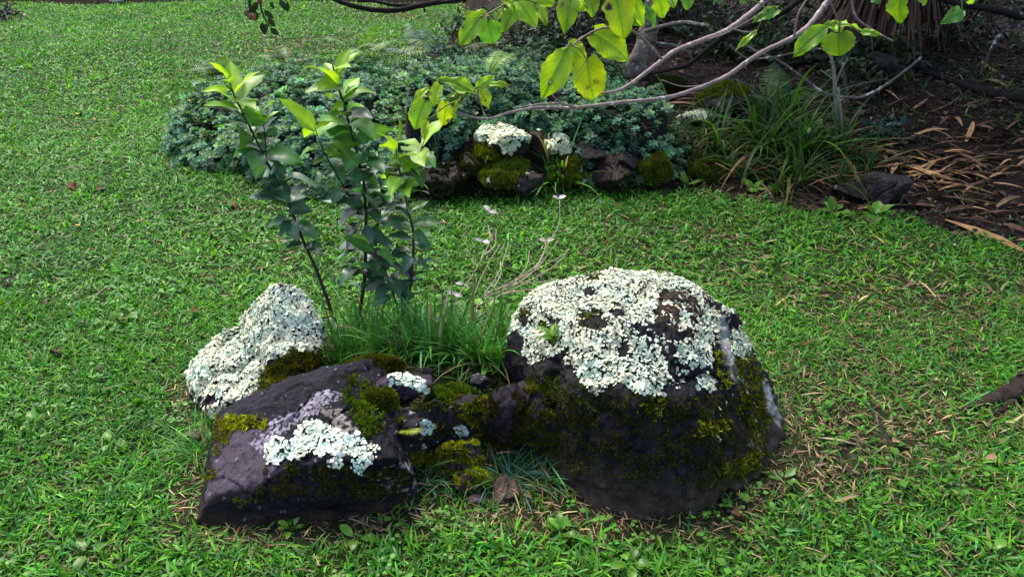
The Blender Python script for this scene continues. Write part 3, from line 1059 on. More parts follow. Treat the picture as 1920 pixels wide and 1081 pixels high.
def fine_tuft(cx, cy, rx, ry, n, ln, lean=(55, 90), col=(0.085, 0.26, 0.032), out=0.6, wid=1.0, dead=0.06):
    a = rng.uniform(0, 2 * PI, n)
    rr = np.sqrt(rng.random(n))
    x, y = cx + rx * rr * np.cos(a), cy + ry * rr * np.sin(a)
    yaw = np.where(rng.random(n) < out, a + rng.normal(0, 0.7, n), rng.uniform(0, 2 * PI, n))
    el = np.radians(rng.uniform(*lean, n))
    d = np.stack([np.cos(yaw) * np.cos(el), np.sin(yaw) * np.cos(el), np.sin(el)], 1)
    s = ln * np.exp(rng.normal(0, 0.25, n))
    c = jit(col, n, 0.3, 0.1)
    bl = rng.random(n) < 0.25
    c[bl] *= np.array([0.9, 1.1, 2.3])
    dd = rng.random(n) < dead
    c[dd] = jit((0.26, 0.19, 0.09), int(dd.sum()), 0.3)
    k = rng.integers(0, len(FINE), n)
    for i in range(len(FINE)):
        m = k == i
        scatter(mb, FINE[i], frames(d[m], (0, 0, 1)), np.stack([x, y, terrain(x, y) - 0.004], 1)[m], np.stack([s * wid, s, s], 1)[m], np.clip(c[m], .003, .7))


for px, py, rx, ry, n, ln in ((690, 640, .10, .09, 300, .16), (790, 655, .15, .10, 430, .16), (880, 668, .13, .09, 380, .18), (940, 680, .08, .07, 240, .20), (740, 600, .2, .1, 260, .12), (860, 600, .2, .12, 260, .11), (640, 655, .05, .06, 110, .14)):
    c = G(px, py, .10)
    fine_tuft(c[0], c[1], rx, ry, n, ln, wid=1.35)
tag(mb.build('tall_grass', M_FINE), 'tall fine green grass growing behind the small stones between the two big rocks', 'grass', kind='stuff')
mb = MB()
for px, py, zz, rx, ry, n, ln, le in ((935, 850, .10, .07, .05, 170, .10, (5, 70)), (965, 890, .05, .05, .03, 80, .10, (10, 70)), (720, 735, .24, .03, .02, 30, .09, (10, 60)), (820, 770, .21, .05, .03, 60, .09, (10, 60)), (1010, 880, .05, .05, .03, 90, .09, (10, 60)), (1000, 800, .1, .05, .04, 45, .15, (10, 65)), (800, 900, .03, .06, .03, 60, .10, (10, 70)), (880, 735, .18, .08, .05, 90, .09, (10, 70)), (900, 800, .14, .05, .05, 50, .12, (5, 50))):
    c = G(px, py, zz)
    fine_tuft(c[0], c[1], rx, ry, n, ln, le, (0.085, 0.22, 0.075), 0.4, 1.3, 0.22)
for px, py, rx, ry, n, ln in ((380, 850, .05, .05, 160, .10), (395, 800, .03, .05, 60, .10), (1475, 800, .05, .1, 60, .05)):
    c = G(px, py, 0)
    fine_tuft(c[0], c[1], rx, ry, n, ln, (35, 85))
for px, py, n, ln in ((1052, 335, 70, .22), (1040, 350, 40, .16)):
    c = GT(px, py)
    fine_tuft(c[0], c[1], .08, .05, n, ln, (40, 85), wid=1.6)
tag(mb.build('grass_tuft', M_FINE), 'loose bluish grass sprigs in the gap in front of and beside the rocks', 'grass', kind='stuff')

# ------------------------------------------------------------------ bed floor: litter and sparse grass
mb = MB()
n = 80000
x = rng.uniform(-1.2, 8.5, n)
y = rng.uniform(3.2, 12.5, n)
k = (bed_d(x, y) > -0.05) & (x < 0.80 * y + 0.9) & (rng.random(n) < np.clip(5.5 / y - 0.25, 0.15, 1))
x, y = x[k], y[k]
n = len(x)
yaw = rng.uniform(0, 2 * PI, n)
d = np.stack([np.cos(yaw), np.sin(yaw), rng.normal(0.1, 0.2, n)], 1)
c = jit((0.040, 0.023, 0.016), n, 0.6, 0.1)
lt = rng.random(n) < 0.10
c[lt] = jit((0.17, 0.10, 0.06), int(lt.sum()), 0.4)
scatter(mb, leaf_tmpl(4, 3, 0.6, 0.3, 0.19), frames(d, norm(np.array([0, 0, 1]) + rng.normal(0, .3, (n, 3)))), np.stack([x, y, terrain(x, y) + 0.006 + 0.012 * rng.random(n)], 1), 0.034 * np.exp(rng.normal(0, 0.4, n)), c)
tag(mb.build('leaf_litter', M_DEAD), 'dark brown leaf litter covering the shaded bed under the trees', 'leaf litter', kind='stuff')

mb = MB()
n = 52000
x = rng.uniform(0.2, 8, n)
y = rng.uniform(3.2, 9, n)
P = p3(x, y)
q = proj(P)
g = 0.9 * blob(1760, 240, 260, 70, q) + 0.45 * blob(1480, 330, 220, 40, q) + 0.5 * blob(1750, 420, 190, 40, q) + 0.25 * blob(1300, 130, 120, 30, q) + 0.3 * blob(1880, 350, 120, 40, q)
k = (bed_d(x, y) > -0.02) & (rng.random(n) < 1.1 * g * sstep(-0.3, 0.5, fbm(P * 3, 3) + 0.15)) & (x < 0.8 * y + 0.9)
grass(mb, x[k], y[k], 0.052, BLADES_F, (10, 65), (0.045, 0.10, 0.012), 0.3 + 0 * x[k])
tag(mb.build('sparse_grass', M_GRASS), 'sparse thin grass coming up through the dark bed soil', 'grass', kind='stuff')


# ------------------------------------------------------------------ the low blue-green shrubs
def rosette():
    v, f, sh = [], [], []
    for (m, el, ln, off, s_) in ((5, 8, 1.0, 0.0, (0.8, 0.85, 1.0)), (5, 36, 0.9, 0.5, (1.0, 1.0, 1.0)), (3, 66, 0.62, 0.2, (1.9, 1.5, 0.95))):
        for j in range(m):
            a = (j + off) * 2 * PI / m
            e = math.radians(el)
            u = np.array([math.cos(a) * math.cos(e), math.sin(a) * math.cos(e), math.sin(e)])
            s = np.array([-math.sin(a), math.cos(a), 0])
            nn = np.cross(s, u)
            b = np.array([0, 0, 0.12 * (el > 20) + 0.15 * (el > 50)])
            i = len(v)
            for t, w in ((0.05, 0.06), (0.62, 0.27), (0.92, 0.18)):
                lift = -nn * 0.12 * (1 - t)
                v += [tuple(b + u * ln * t - s * w * ln + lift), tuple(b + u * ln * t + s * w * ln + lift)]
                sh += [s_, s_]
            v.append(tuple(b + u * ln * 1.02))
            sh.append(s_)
            f += [(i, i + 1, i + 3, i + 2), (i + 2, i + 3, i + 5, i + 4)]
    return (np.array(v), [np.array(f)]), np.array(sh)


ROS, ROS_SH = rosette()


def mound_pos(c, rx, ry, h, th, ph, seed, sc=1.0):
    u = np.stack([np.cos(th) * np.cos(ph), np.sin(th) * np.cos(ph), np.sin(ph)], 1)
    P = u * np.array([rx, ry, h]) * sc
    o = np.array([seed * 2.3, seed * 1.1, 0])
    k = 1 + 0.16 * fbm((P + o) * np.array([2.6, 2.6, 2.6]), 3) + 0.05 * noise((P + o) * 9)
    P = P * k[:, None]
    N = norm(u / np.array([rx, ry, h]))
    P = P + np.array([c[0], c[1], 0])
    P[:, 2] += terrain(P[:, 0], P[:, 1]) - 0.02
    return P, N


def low_shrub(label, cx, cy, rx, ry, h, n, seed, col=(0.052, 0.125, 0.088), size=0.027):
    zz = terr1(cx, cy)
    root = empty('low_shrub', (cx, cy, zz), label, 'shrub', 'low blue-green shrubs in the bed')
    org = np.array([cx, cy, zz])
    r = np.random.default_rng(seed)
    mb = MB()
    for depth, frac in ((0.0, 0.66), (0.05, 0.34)):
        m = int(n * frac)
        th = r.uniform(0, 2 * PI, m)
        ph = np.arcsin(r.uniform(0.0, 1.0, m))
        P, N = mound_pos((cx, cy), rx, ry, h, th, ph, seed)
        d = norm(N * 0.6 + np.array([0, 0, 0.65]) + r.normal(0, 0.28, (m, 3)))
        P = P - d * (depth + 0.045 * np.abs(r.normal(size=(m, 1)))) + d * 0.09 * r.random((m, 1)) * (r.random((m, 1)) < 0.25)
        Rm = frames(np.cross(d, norm(r.normal(size=(m, 3)))), d)
        c = np.asarray(col) * np.exp(r.normal(0, 0.2, (m, 1))) * np.exp(r.normal(0, 0.10, (m, 3)))
        gl = fbm(P * 4, 2)[:, None]
        c = c * (1 + 0.25 * gl * np.array([1.6, 0.9, 0.1]))
        scatter(mb, ROS, Rm, P, size * np.exp(np.clip(r.normal(0, 0.3, m), -.8, .45)), np.clip(c, .004, .6), ROS_SH)
    mb.build('foliage', M_SHRUB, root, org)
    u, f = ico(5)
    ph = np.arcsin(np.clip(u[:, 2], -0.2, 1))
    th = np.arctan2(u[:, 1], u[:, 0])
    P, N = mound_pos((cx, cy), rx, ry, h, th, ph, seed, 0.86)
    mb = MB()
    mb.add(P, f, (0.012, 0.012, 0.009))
    for k in range(70):                      # woody stems showing at the skirt
        a = r.uniform(0, 2 * PI)
        q0 = np.array([cx + rx * .45 * math.cos(a), cy + ry * .45 * math.sin(a), zz])
        q1 = np.array([cx + rx * r.uniform(.7, .9) * math.cos(a + .2), cy + ry * r.uniform(.7, .9) * math.sin(a + .2), zz + h * r.uniform(0.05, .35)])
        tube(mb, [q0, (q0 + q1) / 2 + r.normal(0, .02, 3), q1], [.006, .005, .003], (0.05, 0.035, 0.025), 4, 2, cap=False)
    mb.build('stems', M_DBARK, root, org)
    return root


def gx_(px, py, z):
    g = G(px, py, z)
    return g[0], g[1]


def sx(px, Y):
    return (px - CX) / F * (Y * cp + 1.25 * sp)


for lab, px, Yc, rx, ry, h, n, sd, cl in (
        ('low blue-green shrub mound spilling onto the lawn at the left end', 512, 4.76, .66, .60, .31, 3779, 71, (0.118, 0.248, 0.128)),
        ('tall middle mound of blue-green shrub behind the saplings', 640, 4.42, .62, .62, .36, 3968, 72, (0.118, 0.248, 0.128)),
        ('blue-green shrub mound beside the wall end behind the right sapling', 772, 4.22, .42, .40, .29, 2079, 73, (0.113, 0.233, 0.121)),
        ('blue-green shrub above the lichen-crusted wall stones', 880, 4.52, .58, .50, .25, 3024, 74, (0.105, 0.226, 0.115)),
        ('flat dark blue-green shrub behind the overhanging branch', 1035, 4.50, .58, .48, .17, 2835, 75, (0.095, 0.212, 0.108)),
        ('small blue-green shrub drooping over the dark end of the wall', 1155, 4.26, .38, .34, .15, 1512, 76, (0.105, 0.226, 0.119)),
        ('shaded grey-green shrub rising behind the middle sapling', 770, 5.15, .66, .42, .22, 2457, 77, (0.076, 0.160, 0.095)),
        ('dim blue-green shrub at the back below the hanging leaves', 950, 5.2, .75, .45, .15, 2268, 78, (0.068, 0.146, 0.079))):
    low_shrub(lab, sx(px, Yc), Yc, rx, ry, h, n, sd, cl)

# ------------------------------------------------------------------ ferns
PINNA = leaf_tmpl(4, 2, 0.5, 0, 0.10, lambda t: (1 - t ** 1.5) * min(1, .5 + 3 * t), tipw=.05)


def fern(label, px, py, n, ln, col, seed, dirs=None, z=None):
    b = GT(px, py) if z is None else G(px, py, z)
    root = empty('fern', b, label, 'fern')
    r = np.random.default_rng(seed)
    for k in range(n):
        a = dirs[k] if dirs else r.uniform(0, 2 * PI)
        el = r.uniform(0.75, 1.25)
        L_ = ln * r.uniform(.75, 1.15)
        bend = r.uniform(.7, 1.3)
        t = np.linspace(0, 1, 9)
        hd = np.array([math.cos(a), math.sin(a), 0])
        ang = el - bend * t
        step = np.stack([np.cos(ang), np.cos(ang), np.sin(ang)], 1) * np.array([hd[0], hd[1], 1])
        col = np.minimum(np.asarray(col) * 1.12, .5)
        Pn = np.cumsum(step, 0) * L_ / 9 + b
        Pn = np.concatenate([[b - np.array([0, 0, .03])], Pn])
        mb = MB()
        tube(mb, Pn, np.linspace(.0025, .0008, len(Pn)), np.asarray(col) * .7, 4, 2, cap=False)
        m = 19
        tt = np.linspace(.18, .98, m)
        idx = tt * (len(Pn) - 1)
        i0 = np.clip(idx.astype(int), 0, len(Pn) - 2)
        Q = Pn[i0] + (idx - i0)[:, None] * (Pn[i0 + 1] - Pn[i0])
        T = norm(Pn[i0 + 1] - Pn[i0])
        side = norm(np.cross(T, np.array([0, 0, 1.0])))
        up = np.cross(side, T)
        s = L_ * .26 * np.sin(PI * np.clip(tt * .92 + .06, 0, 1)) ** .8
        for sg in (-1, 1):
            d = norm(side * sg + T * .35 - up * .1 + r.normal(0, .06, (m, 3)))
            scatter(mb, PINNA, frames(d, up), Q, s, np.asarray(col) * np.exp(r.normal(0, .18, (m, 1))) * np.ones((m, 3)))
        mb.build('frond', M_FINE, root, b)
    return root


fern('pale green fern frond standing tall at the back of the middle shrub', 672, 112, 6, .46, (0.07, 0.16, 0.03), 1)
fern('dark bluish fern with arching fronds beside the back shrub', 795, 122, 8, .46, (0.028, 0.075, 0.045), 2)
fern('olive fern clump among the shrubs behind the hanging leaves', 840, 126, 8, .40, (0.06, 0.11, 0.02), 3)
fern('bright green fern frond poking up through the shrub under the leaf clusters', 915, 150, 2, .26, (0.12, 0.24, 0.03), 4, [.5, 1.2], .5)
fern('dim green fern behind the strap-leaved clumps', 1452, 215, 5, .40, (0.030, 0.085, 0.018), 5)
fern('faded fern at the left back of the shrub', 430, 150, 7, .36, (0.055, 0.11, 0.035), 6)
fern('olive fern frond between shrub and lawn at the back', 545, 126, 6, .32, (0.07, 0.10, 0.03), 7)
fern('tiny bright fern beside the round moss-covered stone', 1290, 348, 4, .11, (0.11, 0.25, 0.02), 8)
fern('tiny bright fern at the foot of the strap-leaved clumps', 1412, 358, 5, .11, (0.11, 0.25, 0.02), 9)
fern('little yellow fern sprig on the black mossy stone', 752, 812, 2, .07, (0.20, 0.24, 0.015), 10, [-1.2, -.3], .17)
fern('little fern rooted in the lichen of the big boulder', 1036, 636, 5, .07, (0.11, 0.24, 0.02), 11, None, .36)

# ------------------------------------------------------------------ strap-leaved clumps
STRAP = [leaf_tmpl(9, 3, b, .35, .017, blade_prof, tipw=.04) for b in (.6, 1.1, 1.6, 2.2)]


def strap_clump(label, px, py, n, ln, dead, seed, col=(0.032, 0.092, 0.013)):
    b = GT(px, py)
    root = empty('strap_leaf_plant', b, label, 'plant', 'strap-leaved clumps in the bed')
    r = np.random.default_rng(seed)
    for nm, m, live in (('leaves', int(n * (1 - dead)), True), ('dead_leaves', int(n * dead), False)):
        if m < 2:
            continue
        mb = MB()
        yaw = r.uniform(0, 2 * PI, m)
        el = np.radians(r.uniform(35, 86, m) if live else r.uniform(5, 45, m))
        d = np.stack([np.cos(yaw) * np.cos(el), np.sin(yaw) * np.cos(el), np.sin(el)], 1)
        s = ln * np.exp(r.normal(0, .22, m))
        if live:
            c = np.asarray(col) * np.exp(r.normal(0, .35, (m, 1))) * np.exp(r.normal(0, .1, (m, 3)))
            y_ = r.random(m) < .15
            c[y_] *= np.array([2.6, 1.8, 1.2])
        else:
            c = np.array([.17, .095, .045]) * np.exp(r.normal(0, .4, (m, 1))) * np.ones((m, 3))
        P = b + np.stack([r.normal(0, .03, m), r.normal(0, .03, m), np.zeros(m) - .01], 1)
        k = r.integers(0, 4, m)
        for i in range(4):
            a = k == i
            scatter(mb, STRAP[i], frames(d[a], (0, 0, 1)), P[a], s[a], np.clip(c[a], .003, .7))
        mb.build(nm, M_GRASS if live else M_DEAD, root, b)
    return root


for lab, px, py, n, ln, dd, sd in (
        ('half dead strap-leaved clump with a tan skirt above the moss ball', 1255, 275, 110, .33, .55, 1),
        ('green strap-leaved clump behind the mossy half-hidden stone', 1345, 285, 80, .36, .2, 2),
        ('tall green strap-leaved clump in the middle of the bed edge', 1430, 285, 90, .42, .15, 3),
        ('strap-leaved clump below the hanging heart-shaped leaf', 1500, 300, 90, .40, .2, 4),
        ('loose strap-leaved clump with yellow arching leaves near the lawn', 1490, 345, 80, .34, .4, 5),
        ('thin strap-leaved clump around the pale thin stem', 1575, 285, 60, .34, .3, 6),
        ('small strap-leaved clump at the back under the mossy boulder', 1420, 225, 55, .32, .1, 7),
        ('strap-leaved clump spreading in front of the mossy stones', 1390, 330, 60, .28, .25, 8),
        ('sparse strap-leaved clump left of the low black stone', 1560, 345, 40, .26, .4, 9),
        ('low strap-leaved clump reaching out over the moss ball', 1290, 300, 60, .28, .4, 10),
        ('dull strap-leaved clump beside the pale-capped small stone', 1318, 250, 55, .30, .35, 11),
        ('strap-leaved clump sprawling behind the wet black stone', 1630, 318, 45, .28, .45, 12),
        ('dark strap-leaved clump between the two thin stems and the fern', 1475, 250, 70, .36, .15, 13),
        ('short strap-leaved clump at the very edge of the lawn', 1450, 362, 40, .20, .35, 14)):
    strap_clump(lab, px, py, n, ln, dd, sd)

# ------------------------------------------------------------------ saplings
SAP = [leaf_tmpl(7, 5, b, .30, .235, lambda t: math.sin(PI * t ** .85) ** .9, wave=.22, seed=k) for k, b in enumerate((.35, .7, 1.1, 1.5))]
SAP_SH = np.concatenate([[[.85, .9, .95], [1, 1, 1], [1.5, 1.35, 1.3], [1, 1, 1], [.85, .9, .95]] for _ in range(7)])


def along(P, t):
    P = np.asarray(P)
    seg = np.concatenate([[0], np.cumsum(np.linalg.norm(np.diff(P, axis=0), axis=1))])
    seg /= seg[-1]
    return np.stack([np.interp(t, seg, P[:, k]) for k in range(3)], 1)


def sapling(label, stems, seed):
    """stems: (pixel polyline, distance, first leaf t, number of leaves, leaf length, base radius, young tip strength)"""
    b = D(*stems[0][0][0], stems[0][1])
    b[2] = min(b[2], terr1(b[0], b[1]))
    root = empty('sapling', b, label, 'sapling', 'glossy-leaved saplings behind the rocks')
    r = np.random.default_rng(seed)
    ms, ml, my = MB(), MB(), MB()
    for si, (pl, Yd, t0, n, ln, rad, tipf) in enumerate(stems):
        Ys = np.asarray(Yd, float) * np.ones(len(pl)) + (np.linspace(0, 1, len(pl)) * 0.05 * (r.random() - .5) if np.ndim(Yd) == 0 else 0)
        P = np.array([D(x_, y_, Y_) for (x_, y_), Y_ in zip(pl, Ys)])
        if si == 0:
            P = np.concatenate([[P[0] - (P[1] - P[0]) * .15 - np.array([0, 0, .03])], P])
        tube(ms, P, np.linspace(rad, rad * .3, len(P)), np.array([[.055, .035, .032]]), 6, 5, .10, seed)
        t = np.linspace(t0, .985, n) + r.normal(0, .012, n)
        t = np.clip(t, 0, 1)
        Q = along(P, t)
        az = np.arange(n) * 2.4 + r.normal(0, .4, n) + si
        rel = (t - t0) / (1 - t0)
        el = np.where(rel > .9, r.uniform(.25, 1.1, n), r.uniform(-.1, .6, n) + .25 * rel)
        d = np.stack([np.cos(az) * np.cos(el), np.sin(az) * np.cos(el), np.sin(el)], 1)
        s = 1.12 * ln * (.78 + .22 * np.clip(rel * 2, 0, 1)) * np.exp(np.clip(r.normal(0, .2, n), -.5, .3)) * np.where(rel > .95, .78, 1)
        dark = np.array([.055, .140, .070])
        mid = np.array([.090, .26, .045])
        young = np.array([.30, .50, .03])
        w = np.clip((rel - (1 - .36 * tipf)) / (.36 * tipf + 1e-6) + r.normal(0, .10, n), 0, 1)[:, None]
        g = np.clip((rel - .38) / .4 + r.normal(0, .15, n), 0, 1)[:, None]
        base_c = dark * (1 - g) + mid * g
        c = base_c * (1 - w ** 1.4) + young * w ** 1.4
        pale = r.random((n, 1)) < .20
        c = np.where(pale & (w < .4), np.array([.085, .115, .095]), c)
        c = c * np.exp(r.normal(0, .25, (n, 1)))
        k = r.integers(0, 4, n)
        k = np.where(rel > .9, r.integers(0, 2, n), k)
        R = frames(d, norm(np.array([0, 0, 1.0]) + r.normal(0, .35, (n, 3))))
        isy = (w[:, 0] > .45)
        for i in range(4):
            for mbb, sel in ((ml, ~isy), (my, isy)):
                a = (k == i) & sel
                scatter(mbb, SAP[i], R[a], Q[a] + d[a] * .006, np.stack([s * r.uniform(.85, 1.2), s, s], 1)[a], np.clip(c[a], .004, .7), SAP_SH)
    ms.build('stem', M_STEM, root, b)
    ml.build('leaves', M_GLOSSY, root, b)
    if my.n:
        o = my.build('young_leaves', M_BROAD, root, b)
        o['label'] = 'fresh yellow-green leaves at the shoot tips'
    return root


sapling('leaning sapling with dark glossy leaves, nearest the peaked lichen rock',
        [([(627, 604), (602, 528), (566, 445), (539, 378), (505, 312), (472, 245), (452, 205), (436, 172), (428, 146)], 2.42, .34, 58, .098, .0075, 1.0),
         ([(500, 300), (497, 262), (494, 232), (490, 210)], 2.40, .3, 8, .07, .003, 1.3)], 4)
sapling('tallest sapling, upright between the other two with a bright leafy tip',
        [([(669, 626), (683, 528), (686, 440), (683, 351), (666, 273), (644, 195), (630, 150), (624, 122)], 2.46, .26, 88, .102, .008, 1.0),
         ([(672, 400), (650, 360), (626, 318), (605, 280), (590, 238)], [2.46, 2.42, 2.38, 2.36, 2.36], .15, 19, .10, .004, 1.3),
         ([(690, 470), (706, 430), (716, 380), (712, 335)], 2.52, .3, 18, .09, .004, .4)], 6)
sapling('right-hand forked sapling with a pale green bushy tip',
        [([(750, 600), (765, 560), (773, 505), (775, 440), (766, 395), (756, 345), (744, 300), (742, 262)], 2.36, .2, 52, .09, .007, 1.5),
         ([(748, 585), (740, 560), (727, 517), (708, 480), (694, 455)], 2.33, .2, 18, .09, .004, .2),
         ([(757, 350), (772, 318), (786, 290), (795, 265)], 2.38, .2, 13, .095, .004, 2.2)], 9)
sapling('ankle-high seedling with light green leaves at the foot of the leaning sapling',
        [([(632, 612), (629, 596), (627, 580)], 2.34, .3, 7, .05, .0025, 2.4)], 12)

# broad-leaved weeds in the lawn
WEED = [leaf_tmpl(7, 5, b, .2, .26, lambda t: math.sin(PI * t ** 1.1) ** .8, wave=.25, seed=40 + k) for k, b in enumerate((.4, .9, 1.3))]


def weed(label, px, py, n, ln, seed, col=(.10, .25, .025), grp='broad-leaved weeds in the lawn'):
    b = GT(px, py)
    r = np.random.default_rng(seed)
    yaw = np.arange(n) * 2.4 + r.normal(0, .3, n)
    el = r.uniform(.25, .95, n)
    d = np.stack([np.cos(yaw) * np.cos(el), np.sin(yaw) * np.cos(el), np.sin(el)], 1)
    mb = MB()
    c = np.asarray(col) * np.exp(r.normal(0, .25, (n, 1))) * np.ones((n, 3))
    s = ln * r.uniform(.7, 1.15, n)
    k = r.integers(0, 3, n)
    for i in range(3):
        a = k == i
        scatter(mb, WEED[i], frames(d[a], (0, 0, 1)), b + d[a] * .012 + np.array([0, 0, .008]), s[a], c[a])
    for j in range(n):
        tube(mb, [b, b + d[j] * .014 + np.array([0, 0, .008])], [.0012, .001], c[j] * .8, 4, 1, cap=False)
    return tag(mb.build('weed', M_BROAD, None, b), label, 'weed', grp)


for lab, px, py, n, ln, sd in (
        ('pale green weed rosette in the lawn left of the peaked lichen rock', 236, 600, 6, .055, 1), ('single upright pale leaf in the lawn left of the slab', 210, 838, 3, .05, 2),
        ('light green weed beside the right foot of the boulder', 1468, 905, 6, .045, 3), ('bushy bright weed in front of the boulder base', 1052, 1004, 7, .042, 4),
        ('small leafy weed at the bottom edge below the boulder', 1180, 1062, 6, .05, 5), ('bright weed under the front edge of the slab', 548, 996, 8, .03, 6),
        ('broad-leaved weed on the lawn in front of the slab', 668, 1016, 3, .06, 7), ('bright leafy weed at the lawn edge below the strap leaves', 1562, 402, 8, .09, 8),
        ('broad green weed at the lawn edge near the fallen bark', 1640, 408, 7, .09, 9), ('fresh green weed in the middle lawn behind the boulder', 1192, 452, 6, .055, 10),
        ('bright weed in the lawn in front of the wall', 1205, 352, 6, .07, 11), ('pair of pale leaves in the worn lawn right of the boulder', 1660, 838, 3, .05, 12),
        ('large flat pale leaf weed near the bottom right corner', 1858, 1040, 2, .05, 13), ('bluish leaf weed in the lawn at the left border', 62, 800, 3, .045, 14),
        ('green weed clump beside the wispy plant', 900, 600, 9, .06, 15), ('light weed with upright leaf left of the bright grass', 835, 575, 5, .06, 16),
        ('small weed at the lower left of the lawn', 168, 1042, 3, .055, 17), ('tall-leaved weed right of the wispy plant', 905, 585, 4, .07, 18)):
    weed(lab, px, py, n, ln, sd)

# the wispy plant with bare pinkish twigs
b = G(846, 606, .06)
root = empty('wispy_plant', b, 'wispy plant with bare pale twigs and a few pinkish leaves', 'plant')
ms = MB()
TW = [[(846, 606), (860, 555), (885, 515), (908, 478), (918, 445), (915, 425)], [(885, 598), (905, 560), (950, 535), (1000, 510), (1060, 475)], [(890, 600), (912, 580), (940, 555), (985, 545)],
      [(905, 560), (930, 520), (945, 490), (955, 455)], [(950, 535), (1000, 500), (1030, 458), (1050, 420), (1049, 378)], [(885, 598), (890, 640), (900, 690)],
      [(930, 545), (965, 530), (1010, 528), (1035, 522)], [(908, 478), (925, 462), (930, 430)], [(860, 555), (850, 548), (845, 540)], [(1000, 510), (1020, 480), (1022, 455)], [(905, 560), (960, 538), (1010, 500), (1048, 452)], [(870, 590), (930, 555), (990, 530), (1045, 496), (1068, 465)],
      [(880, 585), (900, 530), (918, 490), (938, 455)], [(895, 575), (950, 548), (1015, 538)], [(925, 545), (940, 515), (938, 490)], [(960, 538), (985, 500), (992, 470)]]
rr = np.random.default_rng(5)
for k, pl in enumerate(TW):
    Yk = 2.30 + .05 * math.sin(k * 1.7)
    P = np.array([D(x_ + rr.normal(0, 1.5), y_ + rr.normal(0, 1.5), Yk + .05 * i) for i, (x_, y_) in enumerate(pl)])
    tube(ms, P, np.linspace(.0027, .0014, len(P)), (.38, .29, .22), 5, 4, .2, k)
ms.build('twigs', M_STEM, root, b)
ml = MB()
for px, py, Yk in ((905, 452, 2.42), (1025, 452, 2.5), (1047, 372, 2.55), (828, 602, 2.28), (852, 552, 2.35), (918, 396, 2.5), (870, 532, 2.35), (838, 604, 2.27)):
    P = D(px, py, Yk)
    for a in (0.3, 2.7):
        d = np.array([[math.cos(a + rr.normal(0, .3)), -.3 + rr.normal(0, .4), .35 + rr.normal(0, .4)]])
        scatter(ml, leaf_tmpl(6, 5, .6, .2, .30, lambda t: math.sin(PI * t ** .9) ** .7), frames(d, (0, -.4, 1)), P[None], np.array([.030]), np.array([[.60, .50, .58]]) * rr.uniform(.8, 1.1))
ml.build('leaves', M_BROAD, root, b)

# ------------------------------------------------------------------ large-leaved overhanging tree (trunk beyond the right edge)
def big_prof(t):
    return (t + .02) ** .42 * (1 - t) ** .72 * 1.75


def narrow_prof(t):
    return math.sin(PI * t ** .82) ** .85


def big_leaf(mb, base, tip, half, seed, col=(.26, .40, .02), vein=(.10, .26, .02), nrm=None, heart=True, fold=None, stem=None):
    r = np.random.default_rng(seed)
    base, tip = np.asarray(base), np.asarray(tip)
    d = tip - base
    L_ = np.linalg.norm(d)
    view = norm(EYE - base)
    n0 = view * .75 + np.array([0, 0, .55]) + r.normal(0, .28, 3) if nrm is None else np.asarray(nrm)
    R = frames(d[None], n0)[0]
    rows, cols = 25, 17
    bend = r.uniform(.25, .75)
    fold = r.uniform(.1, .32) if fold is None else fold
    pf = big_prof if heart else narrow_prof
    V, C_ = [], []
    sk = r.normal(0, .05)
    ph = r.uniform(0, 6)
    col, vein = np.asarray(col), np.asarray(vein)
    ch = np.exp(r.normal(0, .15))
    for i in range(rows):
        t = i / (rows - 1)
        yy = t
        zz = bend * .30 * (t * (1 - t)) * 2
        w = pf(min(max(t, .004), .998))
        for j in range(cols):
            s_ = 2 * j / (cols - 1) - 1
            back = -.10 * (abs(s_) ** 1.5) * max(0, 1 - t * 4) * heart
            lv = abs(((t - .32 * abs(s_)) * 7.5) % 1 - .5) * 2          # 1 on a side vein
            vv = max(math.exp(-(abs(s_) * w * half / L_ / .028) ** 2), .8 * max(0, (lv - .62) / .38) * (1 - .35 * abs(s_)))
            und = .06 * math.sin(t * 11 + ph + s_ * 2) * s_ * s_ + .030 * (1 - lv) * (1 - s_ * s_ * .6) - .02 * math.exp(-(s_ / .12) ** 2)
            w_ = w * (1 + .05 * math.sin(t * 37 + ph) * abs(s_))
            p = np.array([s_ * w_ * half + sk * t * (1 - t) * L_, (yy + back) * L_, (zz + fold * abs(s_) * w * half / L_ + und - .5 * bend * t * t * .3) * L_])
            V.append(base + R @ p)
            blot = .5 + .5 * math.sin(5 * t + ph) * math.cos(4 * s_ + ph)
            k = np.clip(.02 + .85 * vv + .30 * blot, 0, 1)
            C_.append((col * (1 - k) + vein * k) * ch)
    C_ = np.array(C_)
    gf = grid_faces(rows, cols)
    for _ in range(r.integers(0, 4)):         # blemishes, some eaten through
        ci, cj = r.uniform(2, rows - 3), r.uniform(0, cols - 1)
        rad_ = r.uniform(.7, 1.7)
        ii, jj = np.divmod(np.arange(rows * cols), cols)
        dd = np.hypot(ii - ci, jj - cj)
        C_[dd < rad_ + .6] = C_[dd < rad_ + .6] * .35 + np.array([.10, .055, .02]) * .65
        if r.random() < .5:
            keep_ = dd[gf].mean(1) > rad_
            gf = gf[keep_]
    mb.add(np.array(V), gf, np.clip(C_, .004, .8))
    if stem is not None:
        st_ = np.asarray(stem)
        tube(mb, [st_, (st_ + base) / 2 + np.array([0, 0, .01]), base + d * .02], [.0028, .0022, .0018], (.16, .22, .04), 5, 4)


